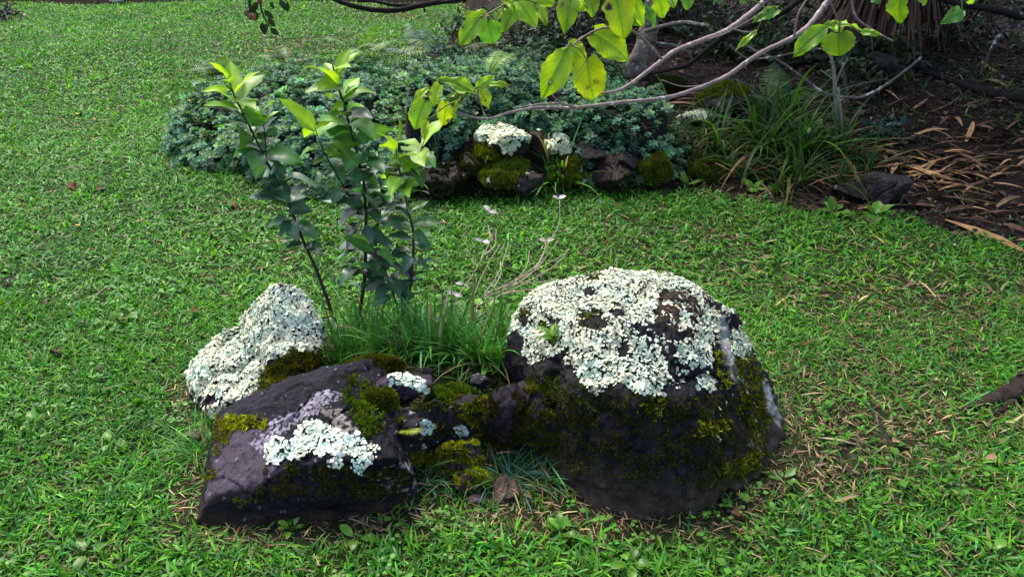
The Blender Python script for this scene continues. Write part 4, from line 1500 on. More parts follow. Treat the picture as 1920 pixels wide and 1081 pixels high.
tb = np.array([3.7, 4.6, terr1(3.7, 4.6)])
tree = empty('tree', tb, 'large-leaved tree reaching in from the right with pale branches over the boulder', 'tree')
BY = 2.25
CAT = {
 'A': dict(at=(868, 186, BY), leaves=[
   (797, 190, 776, 243, 24, 1, 0), (826, 160, 811, 200, 18, 1, .5), (885, 170, 824, 146, 15, 1, 0), (835, 190, 832, 236, 19, 1, 1), (882, 170, 842, 182, 15, 0, .3), (850, 175, 846, 200, 11, 0, -1),
   (893, 166, 928, 142, 10, 0, 0), (896, 165, 918, 204, 23, 1, 1), (897, 163, 956, 158, 9, 0, .4), (806, 164, 771, 196, 9, 0, 1), (802, 225, 795, 264, 8, 0, .8), (860, 190, 849, 228, 7, 0, 1)]),
 'B': dict(at=(1072, 86, BY + .05), leaves=[
   (1064, 89, 1017, 188, 27, 0, .4), (1064, 88, 1098, 116, 24, 1, .7), (1113, 64, 1180, 112, 31, 1, .5), (1100, 110, 1114, 190, 36, 1, 1)]),
 'C': dict(at=(950, 6, BY + .1), leaves=[
   (902, 32, 861, 84, 22, 1, 0), (914, 40, 924, 84, 26, 1, -1), (918, 30, 865, 30, 11, 0, .8), (962, -2, 1006, 48, 28, 1, .2), (966, 16, 944, 60, 14, 0, .3), (948, 14, 928, 40, 12, 0, 0), (1008, 6, 1026, 48, 10, 0, .7),
   (938, 40, 950, 60, 12, 1, -.8), (985, -30, 1040, 10, 24, 1, .3), (930, -10, 965, 12, 18, 1, .5)]),
 'E': dict(at=(1150, -32, BY + .05), leaves=[
   (1084, -26, 1056, 64, 25, 1, .2), (1122, -24, 1084, 22, 17, 0, .8), (1106, -12, 1112, 32, 14, 0, .2), (1150, -26, 1172, 74, 34, 1, 1), (1188, -4, 1206, 50, 14, 1, .3), (1226, -24, 1246, 36, 20, 1, .3),
   (1178, 18, 1200, 50, 12, 1, -1), (1206, 14, 1230, 50, 13, 1, -.8), (1286, -18, 1290, 18, 16, 1, -.6), (1250, -20, 1265, 14, 14, 1, 0), (1340, -22, 1352, 6, 14, 1, -1)]),
 'D': dict(at=(1572, 46, BY + .1), leaves=[
   (1553, 50, 1485, 106, 17, 0, -.2), (1572, 62, 1573, 106, 31, 1, .1), (1574, 54, 1544, 46, 13, 1, 0), (1578, 48, 1624, 60, 12, 1, 0), (1612, 60, 1654, 66, 6, 0, 0), (1573, 62, 1585, 36, 10, 0, .2)]),
 'F': dict(at=(1440, 20, BY + .25), leaves=[
   (1420, 58, 1379, 94, 6, 0, .4), (1458, 18, 1412, 40, 12, 1, -.6), (1398, 0, 1378, -12, 14, 1, -.4), (1690, -14, 1687, 46, 22, 1, .2), (1722, -12, 1736, 9, 14, 1, .2), (1806, 20, 1766, 42, 12, 0, -1), (1830, -5, 1822, 7, 12, 1, 0),
   (1640, -8, 1650, 6, 10, 1, -1)]),
}
GREENS = {-1: ((.09, .26, .045), (.05, .17, .03)), 0: ((.27, .48, .025), (.12, .31, .03)), 1: ((.44, .57, .02), (.14, .34, .015))}


def tint_of(v):
    lo_, hi_ = (-1, 0) if v < 0 else (0, 1)
    f = v - lo_
    return [np.asarray(GREENS[lo_][k]) * (1 - f) + np.asarray(GREENS[hi_][k]) * f for k in (0, 1)]


lseed = 100
LEAVES = []
for key, cl in CAT.items():
    ax, ay, aY = cl['at']
    A = D(ax, ay, aY)
    for (x0, y0, x1, y1, hw, heart, tn) in cl['leaves']:
        lseed += 1
        r = np.random.default_rng(lseed)
        dy = r.uniform(-.07, .07)
        P0 = D(x0, y0, aY + dy)
        P1 = D(x1, y1, aY + dy + r.uniform(-.05, .03))
        hwm = hw * np.linalg.norm(P0 - EYE) / F
        c, v = tint_of(tn)
        near_ = abs(x0 - ax) < 130 and abs(y0 - ay) < 80
        mb = MB()
        big_leaf(mb, P0, P1, hwm, lseed, c, v, heart=bool(heart), stem=A if near_ else P0 + np.array([r.normal(0, .02), .04, .05]))
        LEAVES.append((key, mb.build('leaf', M_BROAD, tree, tb)))


def limb(pl, Ys, rads, col, mat_mb, seed, pre=None, post=None, sides=9, rough=.22):
    Ys = np.interp(np.linspace(0, 1, len(pl)), np.linspace(0, 1, len(Ys)), Ys)
    P = [D(x_, y_, Y_) for (x_, y_), Y_ in zip(pl, Ys)]
    if pre is not None:
        P = [np.asarray(q) for q in pre] + P
    if post is not None:
        P = P + [np.asarray(q) for q in post]
    P = np.array(P)
    dep = np.linalg.norm(P - EYE, axis=1)
    rad = .68 * np.interp(np.linspace(0, 1, len(P)), np.linspace(0, 1, len(rads)), rads) * dep / F
    return tube(mat_mb, P, rad, col, sides + 3, 9, .02, seed, rough=rough)


PINKB = np.array([.26, .19, .185])
TOP = tb + np.array([-.1, -.1, 2.0])
mb = MB()
limb([(1650, -70), (1560, -4), (1524, 40), (1489, 69), (1422, 102), (1360, 144), (1293, 171), (1244, 184), (1164, 192), (1076, 202), (1006, 202), (957, 211), (911, 223), (865, 213), (846, 200)],
     [2.7, 2.5, 2.35, 2.25, BY], [13, 8, 6.5, 6.2, 5.6, 5, 4.5, 4, 3, 1.8], PINKB, mb, 1, pre=[TOP, TOP * .55 + D(1650, -70, 2.8) * .45 + np.array([0, 0, .12])])
BRANCH_LOW = mb.build('branch', M_BARK, tree, tb)
mb = MB()
limb([(1520, -90), (1436, 0), (1369, 53), (1324, 73), (1267, 95), (1227, 124), (1190, 152), (1160, 169), (1121, 176)], [2.9, 2.7, 2.5, 2.4], [12, 7.5, 6.5, 6, 5, 2.5], PINKB * 1.05, mb, 2,
     pre=[TOP, TOP * .5 + D(1520, -90, 3.0) * .5 + np.array([0, 0, .1])])
BRANCH_HIGH = mb.build('branch', M_BARK, tree, tb)
for k, (pl, Ys, rd) in enumerate((
        ([(1085, 203), (1062, 196), (1045, 188), (1030, 172)], [BY], [3, 2]), ([(1060, 193), (1010, 196), (962, 203)], [BY + .1], [2.5, 2]), ([(911, 223), (903, 200), (897, 183), (896, 166)], [BY], [2.4, 1.8]),
        ([(1240, 110), (1215, 82), (1185, 58), (1150, 50), (1110, 60), (1072, 86)], [2.5, BY], [4, 2.2]), ([(1185, 58), (1175, 20), (1160, -20), (1150, -40)], [BY + .1], [2.6, 2.4]),
        ([(1436, 0), (1330, -60), (1200, -60), (1080, -40), (990, -20), (940, 12), (905, 32)], [2.7, BY], [4, 2.2]), ([(972, 22), (971, 50), (975, 76)], [BY + .15], [2.2, 1.6]),
        ([(1489, 69), (1500, 20), (1540, -20), (1575, 44)], [2.35], [3, 1.6]), ([(1597, -20), (1597, 0), (1604, 31), (1630, 53), (1675, 78)], [3.0], [3, 3, 2]), ([(1369, 53), (1395, 60), (1418, 60)], [2.5], [2.2, 1.6]),
        ([(1329, 73), (1362, 62), (1420, 30), (1436, 22)], [2.6, 2.45], [2, 2]), ([(1360, 144), (1330, 158), (1280, 162), (1240, 150)], [2.5], [1.8, 1.2]))):
    mb = MB()
    limb(pl, Ys, rd, PINKB * .9, mb, 20 + k, sides=6)
    mb.build('twig', M_BARK, BRANCH_LOW if k in (0, 1, 2, 7, 8, 11) else BRANCH_HIGH, tb)
for key, lf in LEAVES:
    lf.parent = BRANCH_LOW if key in 'AD' else BRANCH_HIGH
mb = MB()
tube(mb, [tb + np.array([0, 0, -.1]), tb + np.array([.05, 0, .9]), TOP, TOP + np.array([-.1, .2, 1.0])], [.14, .11, .09, .05], (.13, .10, .09), 10, 6, .06, 3)
mb.build('trunk', M_BARK, tree, tb)


def crown(parent, org, blobs, n, size, col, seed, mat=None):
    r = np.random.default_rng(seed)
    mb = MB()
    tm = leaf_tmpl(5, 3, .7, .2, .38, big_prof)
    for (c, rad) in blobs:
        u = norm(r.normal(size=(n, 3))) * (r.random((n, 1)) ** .45)
        P = np.asarray(c) + u * np.asarray(rad)
        P = P[fbm(P * 1.6 + seed, 2) > -.25]
        m = len(P)
        d = norm(u[:m] * .3 + r.normal(0, .6, (m, 3)) + np.array([0, 0, -.35]))
        cc = np.asarray(col) * np.exp(r.normal(0, .3, (m, 1))) * np.ones((m, 3))
        scatter(mb, tm, frames(d, norm(np.array([0, 0, 1.]) + r.normal(0, .3, (m, 3)))), P, size * np.exp(r.normal(0, .25, m)), np.clip(cc, .004, .6))
    return mb.build('crown', mat or M_DARKLEAF, parent, org)


mb = MB()
for k, q in enumerate([(-.9, -.5, 3.0), (.8, .6, 3.1), (.2, 1.2, 3.0), (-.4, .9, 3.3)]):
    tube(mb, [TOP, TOP * .5 + (tb + np.array(q)) * .5 + np.array([0, 0, -.15]), tb + np.array(q)], [.05, .035, .015], (.13, .10, .09), 7, 5, .08, k)
mb.build('limbs', M_BARK, tree, tb)
crown(tree, tb, [(tb + np.array([.2, .3, 3.1]), (1.9, 1.8, .8))], 2600, .17, (.07, .15, .02), 5)

# ------------------------------------------------------------------ trees and scrub at the back
def back_tree(label, pl, Yd, rad_px, seed, branches, crown_at, crown_r, n=2600, col=(.20, .15, .12), lean_top=2.6, mat=None):
    base = D(*pl[-1], Yd)
    base[2] = terr1(base[0], base[1])
    root = empty('tree', base, label, 'tree')
    P = [D(x_, y_, Yd) for x_, y_ in pl[:-1]][::-1]
    dirv = norm(P[-1] - P[0]) if len(P) > 1 else np.array([0, 0, 1.])
    top = np.asarray(crown_at) * .5 + P[-1] * .5
    pts = np.array([base - np.array([0, 0, .08])] + P + [top])
    rad = np.linspace(1.25, .55, len(pts)) * rad_px * np.linalg.norm(base - EYE) / F
    mb = MB()
    tube(mb, pts, rad, col, 22, 14, .02, seed, rough=.32)
    mb.build('trunk', mat or M_BARK, root, base)
    for k, (bl, Ys, rd, bc_) in enumerate(branches):
        mb = MB()
        limb(bl, Ys, rd, bc_, mb, seed * 10 + k, sides=7)
        mb.build('branch', M_DBARK if bc_[0] < .05 else M_BARK, root, base)
    mb = MB()
    r = np.random.default_rng(seed)
    for k in range(6):
        e = np.asarray(crown_at) + norm(r.normal(size=3)) * np.asarray(crown_r) * .7
        tube(mb, [top, top * .5 + e * .5 + r.normal(0, .1, 3), e], [rad[-1] * .8, rad[-1] * .5, .01], col, 6, 4, .1, k)
    mb.build('limbs', mat or M_BARK, root, base)
    crown(root, base, [(crown_at, crown_r)], n, .13, (.05, .11, .02), seed)
    return root


BLK = (.016, .013, .011)
back_tree('leaning pale grey tree trunk behind the blue-green shrub', [(1232, -30), (1217, 53), (1203, 105), (1187, 152)], 5.3, 18, 31,
          [([(1329, 49), (1284, 42), (1244, 49), (1212, 58)], [4.6, 5.2], [4, 6], (.13, .11, .10)),
           ([(1506, -4), (1471, 22), (1444, 33), (1400, 50), (1360, 67), (1320, 98), (1293, 120), (1250, 132), (1200, 140)], [4.2, 5.2], [7, 7, 6, 4], BLK),
           ([(1230, 80), (1262, 86), (1290, 98), (1300, 120)], [5.2], [4, 3], (.13, .11, .10))], (1.6, 6.2, 3.3), (2.1, 1.9, .8), 3000)
back_tree('slim brown tree trunk behind the hanging leaf clusters', [(1112, -60), (1124, 12), (1127, 45), (1128, 70)], 6.6, 12, 33,
          [([(1150, -60), (1040, -30), (950, -14), (870, -4), (800, 8), (745, 19), (690, 17), (645, 6), (610, -8), (560, -30)], [6.0, 5.4, 5.2], [10, 8, 7, 6, 4], BLK),
           ([(905, -10), (850, 2), (790, 8), (740, 10), (700, 2), (670, 2)], [5.5], [5, 4], BLK),
           ([(560, -30), (515, -32), (490, -14), (489, 14), (497, 36), (505, 50)], [5.2, 5.0], [4, 2.5, 1.5], BLK),
           ([(1030, 40), (1044, 66), (1060, 92)], [6.3], [8, 9], (.11, .09, .08)), ([(1128, -10), (1070, 5), (1030, 40)], [6.5], [6, 7], (.11, .09, .08)),
           ([(790, 8), (795, 16), (797, 24)], [5.2], [2, 2.6], BLK)], (.5, 8.2, 3.6), (2.2, 2.0, .9), 2600)
# leaves and pods on the drooping twig at the top
root = [o for o in COL.objects if o.name.startswith('tree') and o.parent is None][-1]
mb = MB()
rr = np.random.default_rng(9)
for px, py in ((484, 4), (478, 14), (495, 20), (503, 33), (500, 44), (486, 30), (480, 22), (507, 52), (512, 4), (532, 8), (540, 4), (472, 2), (492, 42), (466, 8), (524, 0)):
    P = D(px, py, 5.0)
    d = norm(np.array([[rr.normal(0, .7), rr.normal(0, .3), -.7]]))
    scatter(mb, SAP[1], frames(d, (0, -1, .3)), P[None], np.array([.075]), np.array([[.018, .035, .012]]))
mb.build('leaves', M_DARKLEAF, root, np.array(root.location))
for px, py, c in ((468, 31, (.22, .15, .09)), (477, 33, (.30, .14, .05)), (462, 24, (.20, .14, .09)), (487, 2, (.25, .06, .03))):
    mb = MB()
    v, f = ico(3)
    P = D(px, py, 5.0)
    mb.add(P + v * np.array([.016, .016, .022]) * (1 + .08 * noise(v * 3))[:, None], f, c)
    tube(mb, [P + np.array([0, 0, .02]), P + np.array([.01, 0, .09])], [.002, .002], BLK, 4, 1)
    mb.build('pod', M_DEAD, root, np.array(root.location))

back_tree('gnarled dark tree with pale lichen flecks at the top right corner', [(1990, -60), (1985, 60), (1990, 180)], 5.6, 20, 35,
          [([(1990, 20), (1920, 31), (1880, 22), (1826, 12), (1770, 0), (1700, -30)], [5.5, 4.6], [9, 8, 7, 4], BLK), ([(1985, 50), (1930, 46), (1880, 60), (1850, 110), (1838, 140)], [5.5, 5.0], [5, 4, 2], (.06, .05, .045)),
           ([(1920, 31), (1900, 10), (1880, -20)], [5], [4, 3], (.10, .08, .07))], (3.6, 7.0, 3.4), (2.3, 2.0, .9), 2800, (.025, .02, .018), mat=M_DBARK)


def thin_stem(label, pl, Yd, rad_px, col, seed, mat=None, extra=()):
    mb = MB()
    b = D(*pl[0], Yd)
    P = [D(x_, y_, Yd) for x_, y_ in pl]
    zt = terr1(b[0], b[1])
    if b[2] > zt:
        P = [np.array([b[0], b[1], zt - .03])] + P
        b = np.array([b[0], b[1], zt])
    P = np.array(P)
    dep = np.linalg.norm(P - EYE, axis=1).mean()
    tube(mb, P, np.linspace(rad_px, rad_px * .6, len(P)) * dep / F, col, 7, 5, .12, seed)
    for e, rd in extra:
        limb(e, [Yd], [rd, rd * .6], col, mb, seed + 5, sides=5)
    return tag(mb.build('young_tree', mat or M_BARK, None, b), label, 'young tree')


thin_stem('pale thin stem standing among the strap leaves', [(1570, 232), (1566, 190), (1565, 150), (1562, 120), (1556, 100)], 4.35, 4, (.24, .22, .19), 1,
          extra=[([(1566, 160), (1578, 130), (1590, 110)], 2), ([(1563, 150), (1548, 138), (1538, 132)], 2)])
thin_stem('brown twisting thin stem under the heart-shaped leaf', [(1588, 176), (1584, 150), (1580, 128), (1581, 104), (1575, 88)], 4.7, 3.4, (.10, .075, .055), 2)
thin_stem('second pale stem beside the pale thin stem', [(1578, 236), (1575, 200), (1572, 165)], 4.3, 3, (.26, .24, .2), 3, extra=[([(1574, 232), (1584, 240), (1592, 250)], 1.6)])

# curved fallen branch arching over the bed
def branch_thing(name, label, pl, Ys, rads, col, seed, mat, cat='branch', extra=(), rough=.22):
    mb = MB()
    P = limb(pl, Ys, rads, col, mb, seed, rough=rough, sides=9 if rough < .3 else 15)
    for e, ys, rd in extra:
        limb(e, ys, rd, col, mb, seed + 3, sides=6, rough=rough)
    k = np.argmin(P[:, 2])
    return tag(mb.build(name, mat, None, P[k]), label, cat)


def ground_line(pl, lift):
    """distances at which the pixels of a line meet the ground"""
    return [GT(x_, y_, lift)[1] for x_, y_ in pl]


pl = [(1400, 86), (1422, 98), (1462, 115), (1506, 146), (1542, 173), (1573, 181), (1613, 182), (1653, 164), (1697, 133), (1728, 107)]
branch_thing('fallen_branch', 'bare grey branch sagging in a wide arc over the bed', pl, [4.6, 4.5, 4.45, 4.45, 4.5, 4.55], [2.2, 3.4, 3.6, 2.6], (.13, .10, .09), 61, M_BARK)
branch_thing('fallen_branch', 'thin bare twig branch crossing behind the pale branches', [(1369, 84), (1400, 109), (1449, 107), (1490, 99), (1524, 91), (1560, 96)], [4.4], [1.8, 2.4, 1.6], (.14, .105, .09), 62, M_BARK, extra=[([(1400, 109), (1378, 96), (1368, 84)], [4.4], [1.5, 1.2])])
pl = [(1925, 186), (1890, 182), (1852, 174), (1820, 164), (1790, 154), (1750, 140), (1712, 122)]
branch_thing('log', 'dark rotting log lying across the shaded soil', pl, ground_line(pl, .02), [9, 9, 7, 6], BLK, 63, M_DBARK, 'log')
pl = [(1720, 124), (1680, 122), (1640, 118), (1600, 116), (1556, 110), (1500, 118), (1440, 128)]
branch_thing('log', 'mossy black log lying behind the very dark boulder', pl, ground_line(pl, .03), [7, 8, 8, 5], (.016, .016, .011), 64, M_DBARK, 'log')
pl = [(2260, 600), (2120, 650), (2010, 690), (1940, 722), (1915, 732), (1890, 743), (1860, 752), (1830, 762), (1800, 768)]
branch_thing('tree_root', 'dark bare tree root breaking through the lawn at the right border', pl, ground_line(pl, .004), [40, 36, 32, 27, 19, 11, 3], (.026, .017, .013), 65, M_DBARK, 'root', rough=.6,
             extra=[([(1925, 728), (1900, 752), (1872, 772), (1850, 778)], ground_line([(1925, 728), (1900, 752), (1872, 772), (1850, 778)], .004), [14, 9, 3]),
                    ([(1890, 743), (1862, 742), (1838, 748)], ground_line([(1890, 743), (1862, 742), (1838, 748)], .004), [10, 6, 2])])

# hanging skirt of dead leaves
b = np.array([2.75, 6.0, terr1(2.75, 6.0)])
root = empty('screw_palm', b, 'palm-like plant with a hanging skirt of dry brown leaves in the top right', 'palm')
mb = MB()
tube(mb, [b - np.array([0, 0, .1]), b + np.array([.02, 0, .7]), b + np.array([.0, 0, 1.5])], [.10, .085, .08], (.05, .035, .028), 10, 5, .1, 3)
mb.build('trunk', M_DBARK, root, b)
r = np.random.default_rng(21)
mb = MB()
n = 360
az = r.uniform(0, 2 * PI, n)
hz = r.uniform(.75, 1.5, n)
P = b + np.stack([.08 * np.cos(az), .08 * np.sin(az), hz], 1)
spread = np.abs(r.normal(.32, .22, n))
d = norm(np.stack([np.cos(az) * spread, np.sin(az) * spread, -np.ones(n)], 1) + r.normal(0, .06, (n, 3)))
c = np.array([.14, .075, .05]) * np.exp(r.normal(0, .45, (n, 1))) * np.ones((n, 3))
ln = np.minimum(r.uniform(.6, 1.15, n), (hz + .02) / np.abs(d[:, 2]))
tm = [leaf_tmpl(8, 3, q, .6, .021, blade_prof, tipw=.1) for q in (.05, .2, -.12)]
k = r.integers(0, 3, n)
for i in range(3):
    a = k == i
    scatter(mb, tm[i], frames(d[a], norm(np.stack([np.cos(az[a]), np.sin(az[a]), .2 + 0 * az[a]], 1))), P[a], np.stack([1 + 0 * ln, ln, ln], 1)[a], np.clip(c[a], .01, .5))
mb.build('dead_leaves', M_DEAD, root, b)
mb = MB()
n = 70
az = r.uniform(0, 2 * PI, n)
el = r.uniform(.3, 1.4, n)
d = np.stack([np.cos(az) * np.cos(el), np.sin(az) * np.cos(el), np.sin(el)], 1)
for i in range(n):
    pass
scatter(mb, leaf_tmpl(10, 3, 1.4, .5, .028, blade_prof, tipw=.05), frames(d, (0, 0, 1)), np.repeat((b + np.array([0, 0, 1.55]))[None], n, 0), r.uniform(.8, 1.2, n), jit((.05, .12, .025), n))
mb.build('leaves', M_DARKLEAF, root, b)


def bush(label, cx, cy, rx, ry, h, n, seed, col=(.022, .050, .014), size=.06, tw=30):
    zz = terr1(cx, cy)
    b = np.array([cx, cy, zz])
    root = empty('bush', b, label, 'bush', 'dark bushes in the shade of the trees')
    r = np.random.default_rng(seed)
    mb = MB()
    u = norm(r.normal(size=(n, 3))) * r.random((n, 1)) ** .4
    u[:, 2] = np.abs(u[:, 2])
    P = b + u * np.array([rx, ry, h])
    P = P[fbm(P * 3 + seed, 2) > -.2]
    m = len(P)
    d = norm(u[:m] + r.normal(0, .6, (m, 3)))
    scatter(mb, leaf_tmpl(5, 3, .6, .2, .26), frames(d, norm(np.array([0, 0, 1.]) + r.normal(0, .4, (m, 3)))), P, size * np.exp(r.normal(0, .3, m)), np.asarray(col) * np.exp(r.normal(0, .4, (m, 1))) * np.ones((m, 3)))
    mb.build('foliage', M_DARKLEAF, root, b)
    mb = MB()
    for k in range(tw):
        e = b + norm(r.normal(size=3)) * np.array([rx, ry, h]) * r.uniform(.6, 1.15)
        e[2] = abs(e[2] - zz) + zz
        s_ = b + np.array([r.normal(0, rx * .3), r.normal(0, ry * .3), -.03])
        tube(mb, [s_, s_ * .5 + e * .5 + r.normal(0, .07, 3), e], [.011, .007, .003], (.085, .062, .052) if k % 2 else (.03, .022, .02), 5, 4, .15, k, cap=False)
    mb.build('twigs', M_BARK, root, b)
    return root


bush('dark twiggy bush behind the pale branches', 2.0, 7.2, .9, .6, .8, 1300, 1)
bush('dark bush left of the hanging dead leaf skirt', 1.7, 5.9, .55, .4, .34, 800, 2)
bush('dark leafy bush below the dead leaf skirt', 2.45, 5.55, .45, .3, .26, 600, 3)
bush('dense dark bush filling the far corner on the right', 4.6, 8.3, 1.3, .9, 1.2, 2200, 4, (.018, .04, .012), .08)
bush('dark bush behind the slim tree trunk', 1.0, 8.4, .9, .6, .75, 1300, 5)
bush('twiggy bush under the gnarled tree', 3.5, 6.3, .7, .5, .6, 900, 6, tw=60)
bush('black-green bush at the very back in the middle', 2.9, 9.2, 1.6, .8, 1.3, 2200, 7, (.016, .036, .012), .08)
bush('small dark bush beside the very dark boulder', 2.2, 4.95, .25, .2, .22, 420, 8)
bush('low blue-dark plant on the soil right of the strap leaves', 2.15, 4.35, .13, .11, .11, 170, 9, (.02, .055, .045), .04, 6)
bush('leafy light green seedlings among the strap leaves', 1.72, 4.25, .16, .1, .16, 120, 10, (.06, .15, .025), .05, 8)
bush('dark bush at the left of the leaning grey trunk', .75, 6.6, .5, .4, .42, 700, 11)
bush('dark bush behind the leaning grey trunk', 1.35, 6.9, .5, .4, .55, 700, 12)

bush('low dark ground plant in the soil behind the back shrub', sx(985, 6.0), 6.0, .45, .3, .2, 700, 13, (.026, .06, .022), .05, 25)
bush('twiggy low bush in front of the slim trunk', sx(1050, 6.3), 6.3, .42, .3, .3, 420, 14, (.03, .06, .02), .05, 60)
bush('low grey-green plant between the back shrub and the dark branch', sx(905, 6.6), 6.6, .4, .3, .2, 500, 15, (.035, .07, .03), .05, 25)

# far planting bed behind the lawn
mb = MB()
xs = np.linspace(-14, 4, 120)
rows = []
for j, (dy, dz) in enumerate(((0, .0), (.08, .07), (.6, .13), (2.0, .16), (5, .16))):
    yy = FARBED_Y + dy + .12 * noise(p3(xs * .7, 0 * xs)) + .05 * noise(p3(xs * 3, 0 * xs, 3))
    zz = terrain(xs, yy) + dz - (.02 if j == 0 else 0)
    rows.append(np.stack([xs, yy, zz], 1))
mb.add(np.concatenate(rows), grid_faces(5, 120), (.022, .013, .010))
o = mb.build('planting_bed', M_SOIL)
o['kind'] = 'structure'
for k, xx in enumerate((-7.6, -5.6, -3.9, -2.3, -.6)):
    bush(('dark border bush at the far left end of the lawn', 'second dark border bush from the left behind the lawn', 'middle dark border bush behind the lawn',
          'dark border bush behind the back of the lawn, right of the middle', 'dark border bush behind the sagging dark branch')[k], xx, FARBED_Y + 1.0, 1.0, .5, .7, 800, 30 + k, (.02, .045, .014), .08, 40)
stone('pale grey stone on the edge of the far planting bed', 222, 3, None, 26, 12, 63, (.2, .19, .18), .08, far=True)
bush('bare dark twig heap in the top left corner', -5.65, 8.6, .55, .35, .22, 120, 40, (.03, .03, .012), .05, 70)

# ------------------------------------------------------------------ fallen leaves and dead leaf blades
FL = leaf_tmpl(6, 5, .8, .45, .30, lambda t: math.sin(PI * t ** .9) ** .8, wave=.3, seed=77)


def fallen_leaf(label, px, py, ln, col, seed, grp=None):
    b = GT(px, py, .02)
    r = np.random.default_rng(seed)
    a = r.uniform(0, 2 * PI)
    d = np.array([[math.cos(a), math.sin(a), r.uniform(-.1, .25)]])
    mb = MB()
    scatter(mb, FL, frames(d, norm(np.array([[r.normal(0, .3), r.normal(0, .3), 1.]]))), b[None] - d * ln * .5 + np.array([0, 0, .006]), np.array([ln]), np.array([col]) * r.uniform(.8, 1.2))
    tube(mb, [b - d[0] * ln * .5 + np.array([0, 0, .006]), b - d[0] * ln * .78 + np.array([0, 0, .003])], [.0012, .0008], np.asarray(col) * .7, 4, 1)
    return tag(mb.build('fallen_leaf', M_DEAD, None, b), label, 'leaf', grp)


BR, RD, YO, TN, BK = (.095, .042, .022), (.13, .035, .018), (.55, .30, .02), (.30, .18, .09), (.02, .014, .012)
for lab, px, py, ln, c in (
        ('bright orange-yellow fallen leaf alone on the far lawn', 149, 213, .075, YO), ('small yellow leaf bit right of the orange-yellow leaf', 180, 223, .05, YO), ('yellow-brown leaf on the lawn at the left middle', 147, 421, .05, (.4, .24, .04)),
        ('dark red fallen leaf, left of a pair on the left lawn', 136, 348, .065, RD), ('dark brown fallen leaf, right of a pair on the left lawn', 191, 353, .06, BR), ('rust-coloured leaf on a twig below the shrub tip', 437, 383, .06, RD),
        ('brown leaf in the grass left of the leaning sapling', 395, 438, .05, BR), ('crumpled brown leaf above the peaked lichen rock', 366, 582, .05, BR), ('rusty leaf chip nearest the peaked lichen rock', 452, 575, .03, (.2, .07, .03)),
        ('long brown leaf on the lawn left of the peaked lichen rock', 105, 657, .055, BR), ('black leaf at the left border of the lawn', 9, 526, .045, BK), ('orange leaf on the lawn right of the boulder', 1660, 578, .035, (.5, .22, .06)),
        ('red-brown leaf right of the boulder top', 1548, 613, .035, (.22, .09, .04)), ('black leaf right of the boulder top', 1450, 563, .03, BK), ('brown curled leaf under the tree root', 1856, 816, .032, (.16, .07, .035)),
        ('tan crumpled leaf in the worn patch right of the boulder', 1680, 826, .036, TN), ('dark curled leaf beside the tan crumpled leaf', 1666, 824, .036, BK), ('pale tan leaf below the tree root', 1857, 858, .036, TN),
        ('brown leaf below the strap-leaved clumps on the lawn', 1495, 527, .035, BR), ('dark leaf above the lawn weeds at the left edge of the bed', 652, 165, .05, BK), ('yellow leaf under the skirt of the left shrub', 428, 310, .06, YO),
        ('brown leaf at the right edge of the lawn, far from the rocks', 1862, 570, .04, BR), ('red leaf chip on the lawn in front of the wall', 745, 396, .035, RD), ('dark leaf near the tip of the left shrub', 272, 210, .06, BK),
        ('tan leaf in the grass above the shrub tip', 252, 165, .06, TN), ('brown leaf at the foot of the sagging dark branch', 210, 425, .05, BR), ('rusty leaf stuck beside the seedling', 610, 594, .035, (.28, .12, .05)),
        ('brown leaf close to the right foot of the boulder', 1385, 962, .04, BR), ('dry tan leaf in the gap between the rocks', 990, 930, .03, TN), ('dark leaf in the worn patch below the boulder', 1590, 880, .035, BK)):
    fallen_leaf(lab, px, py, ln, c, int(px * 7 + py))
rr = np.random.default_rng(44)
cnt = 0
while cnt < 26:
    px, py = rr.uniform(10, 1900), rr.uniform(110, 700)
    g_ = GT(px, py)
    q_ = np.array([[g_[0], g_[1]]])
    if bed_d(q_[:, 0], q_[:, 1])[0] > -.1 or rock_foot(q_[:, 0], q_[:, 1], .1)[0]:
        continue
    cnt += 1
    fallen_leaf('small dark brown leaf scrap scattered on the lawn', px, py, .033, (BR, BK, RD)[cnt % 3], cnt, 'small dark leaf scraps on the lawn')


def dead_blade(label, x0, y0, x1, y1, wpx, seed, col=(.34, .19, .085), grp=None, arch=.03):
    r = np.random.default_rng(seed)
    m = 10
    t = np.linspace(0, 1, m)
    a, b = GT(x0, y0, .02), GT(x1, y1, .02)
    P = a + t[:, None] * (b - a)
    L_ = np.linalg.norm(b - a)
    side = norm(np.cross(b - a, np.array([0, 0, 1.])))
    P = P + side * (L_ * .05 * r.normal() * np.sin(PI * t))[:, None]
    P[:, 2] = terrain(P[:, 0], P[:, 1]) + .012 + .55 * arch * np.sin(PI * t) * r.uniform(.2, 1.2)
    w = .62 * wpx / 2 * np.linalg.norm(a - EYE) / F * np.minimum(1, .45 + 1.6 * t) * (1 - .9 * t ** 3) * (1 + .12 * np.sin(t * 23 + seed))
    tw = r.normal(0, .35) + r.normal(0, .6) * t
    T = norm(np.gradient(P, axis=0))
    S = norm(np.cross(T, np.array([0, 0, 1.])))
    N = np.cross(S, T)
    S2 = S * np.cos(tw)[:, None] + N * np.sin(tw)[:, None]
    N2 = np.cross(S2, T)
    th = .0015
    V = np.stack([P - S2 * w[:, None], P + N2 * (-.35 * w)[:, None], P + S2 * w[:, None]], 1).reshape(-1, 3)
    mb = MB()
    c = np.asarray(col) * r.uniform(.65, 1.25)
    cc = np.repeat((c[None] * np.exp(r.normal(0, .12, (m, 1)))), 3, 0) * np.tile(np.array([[1.1], [.8], [1.05]]), (m, 1))
    mb.add(V, grid_faces(m, 3), cc)
    return tag(mb.build('dead_leaf', M_DEAD, None, a), label, 'dead leaf', grp)


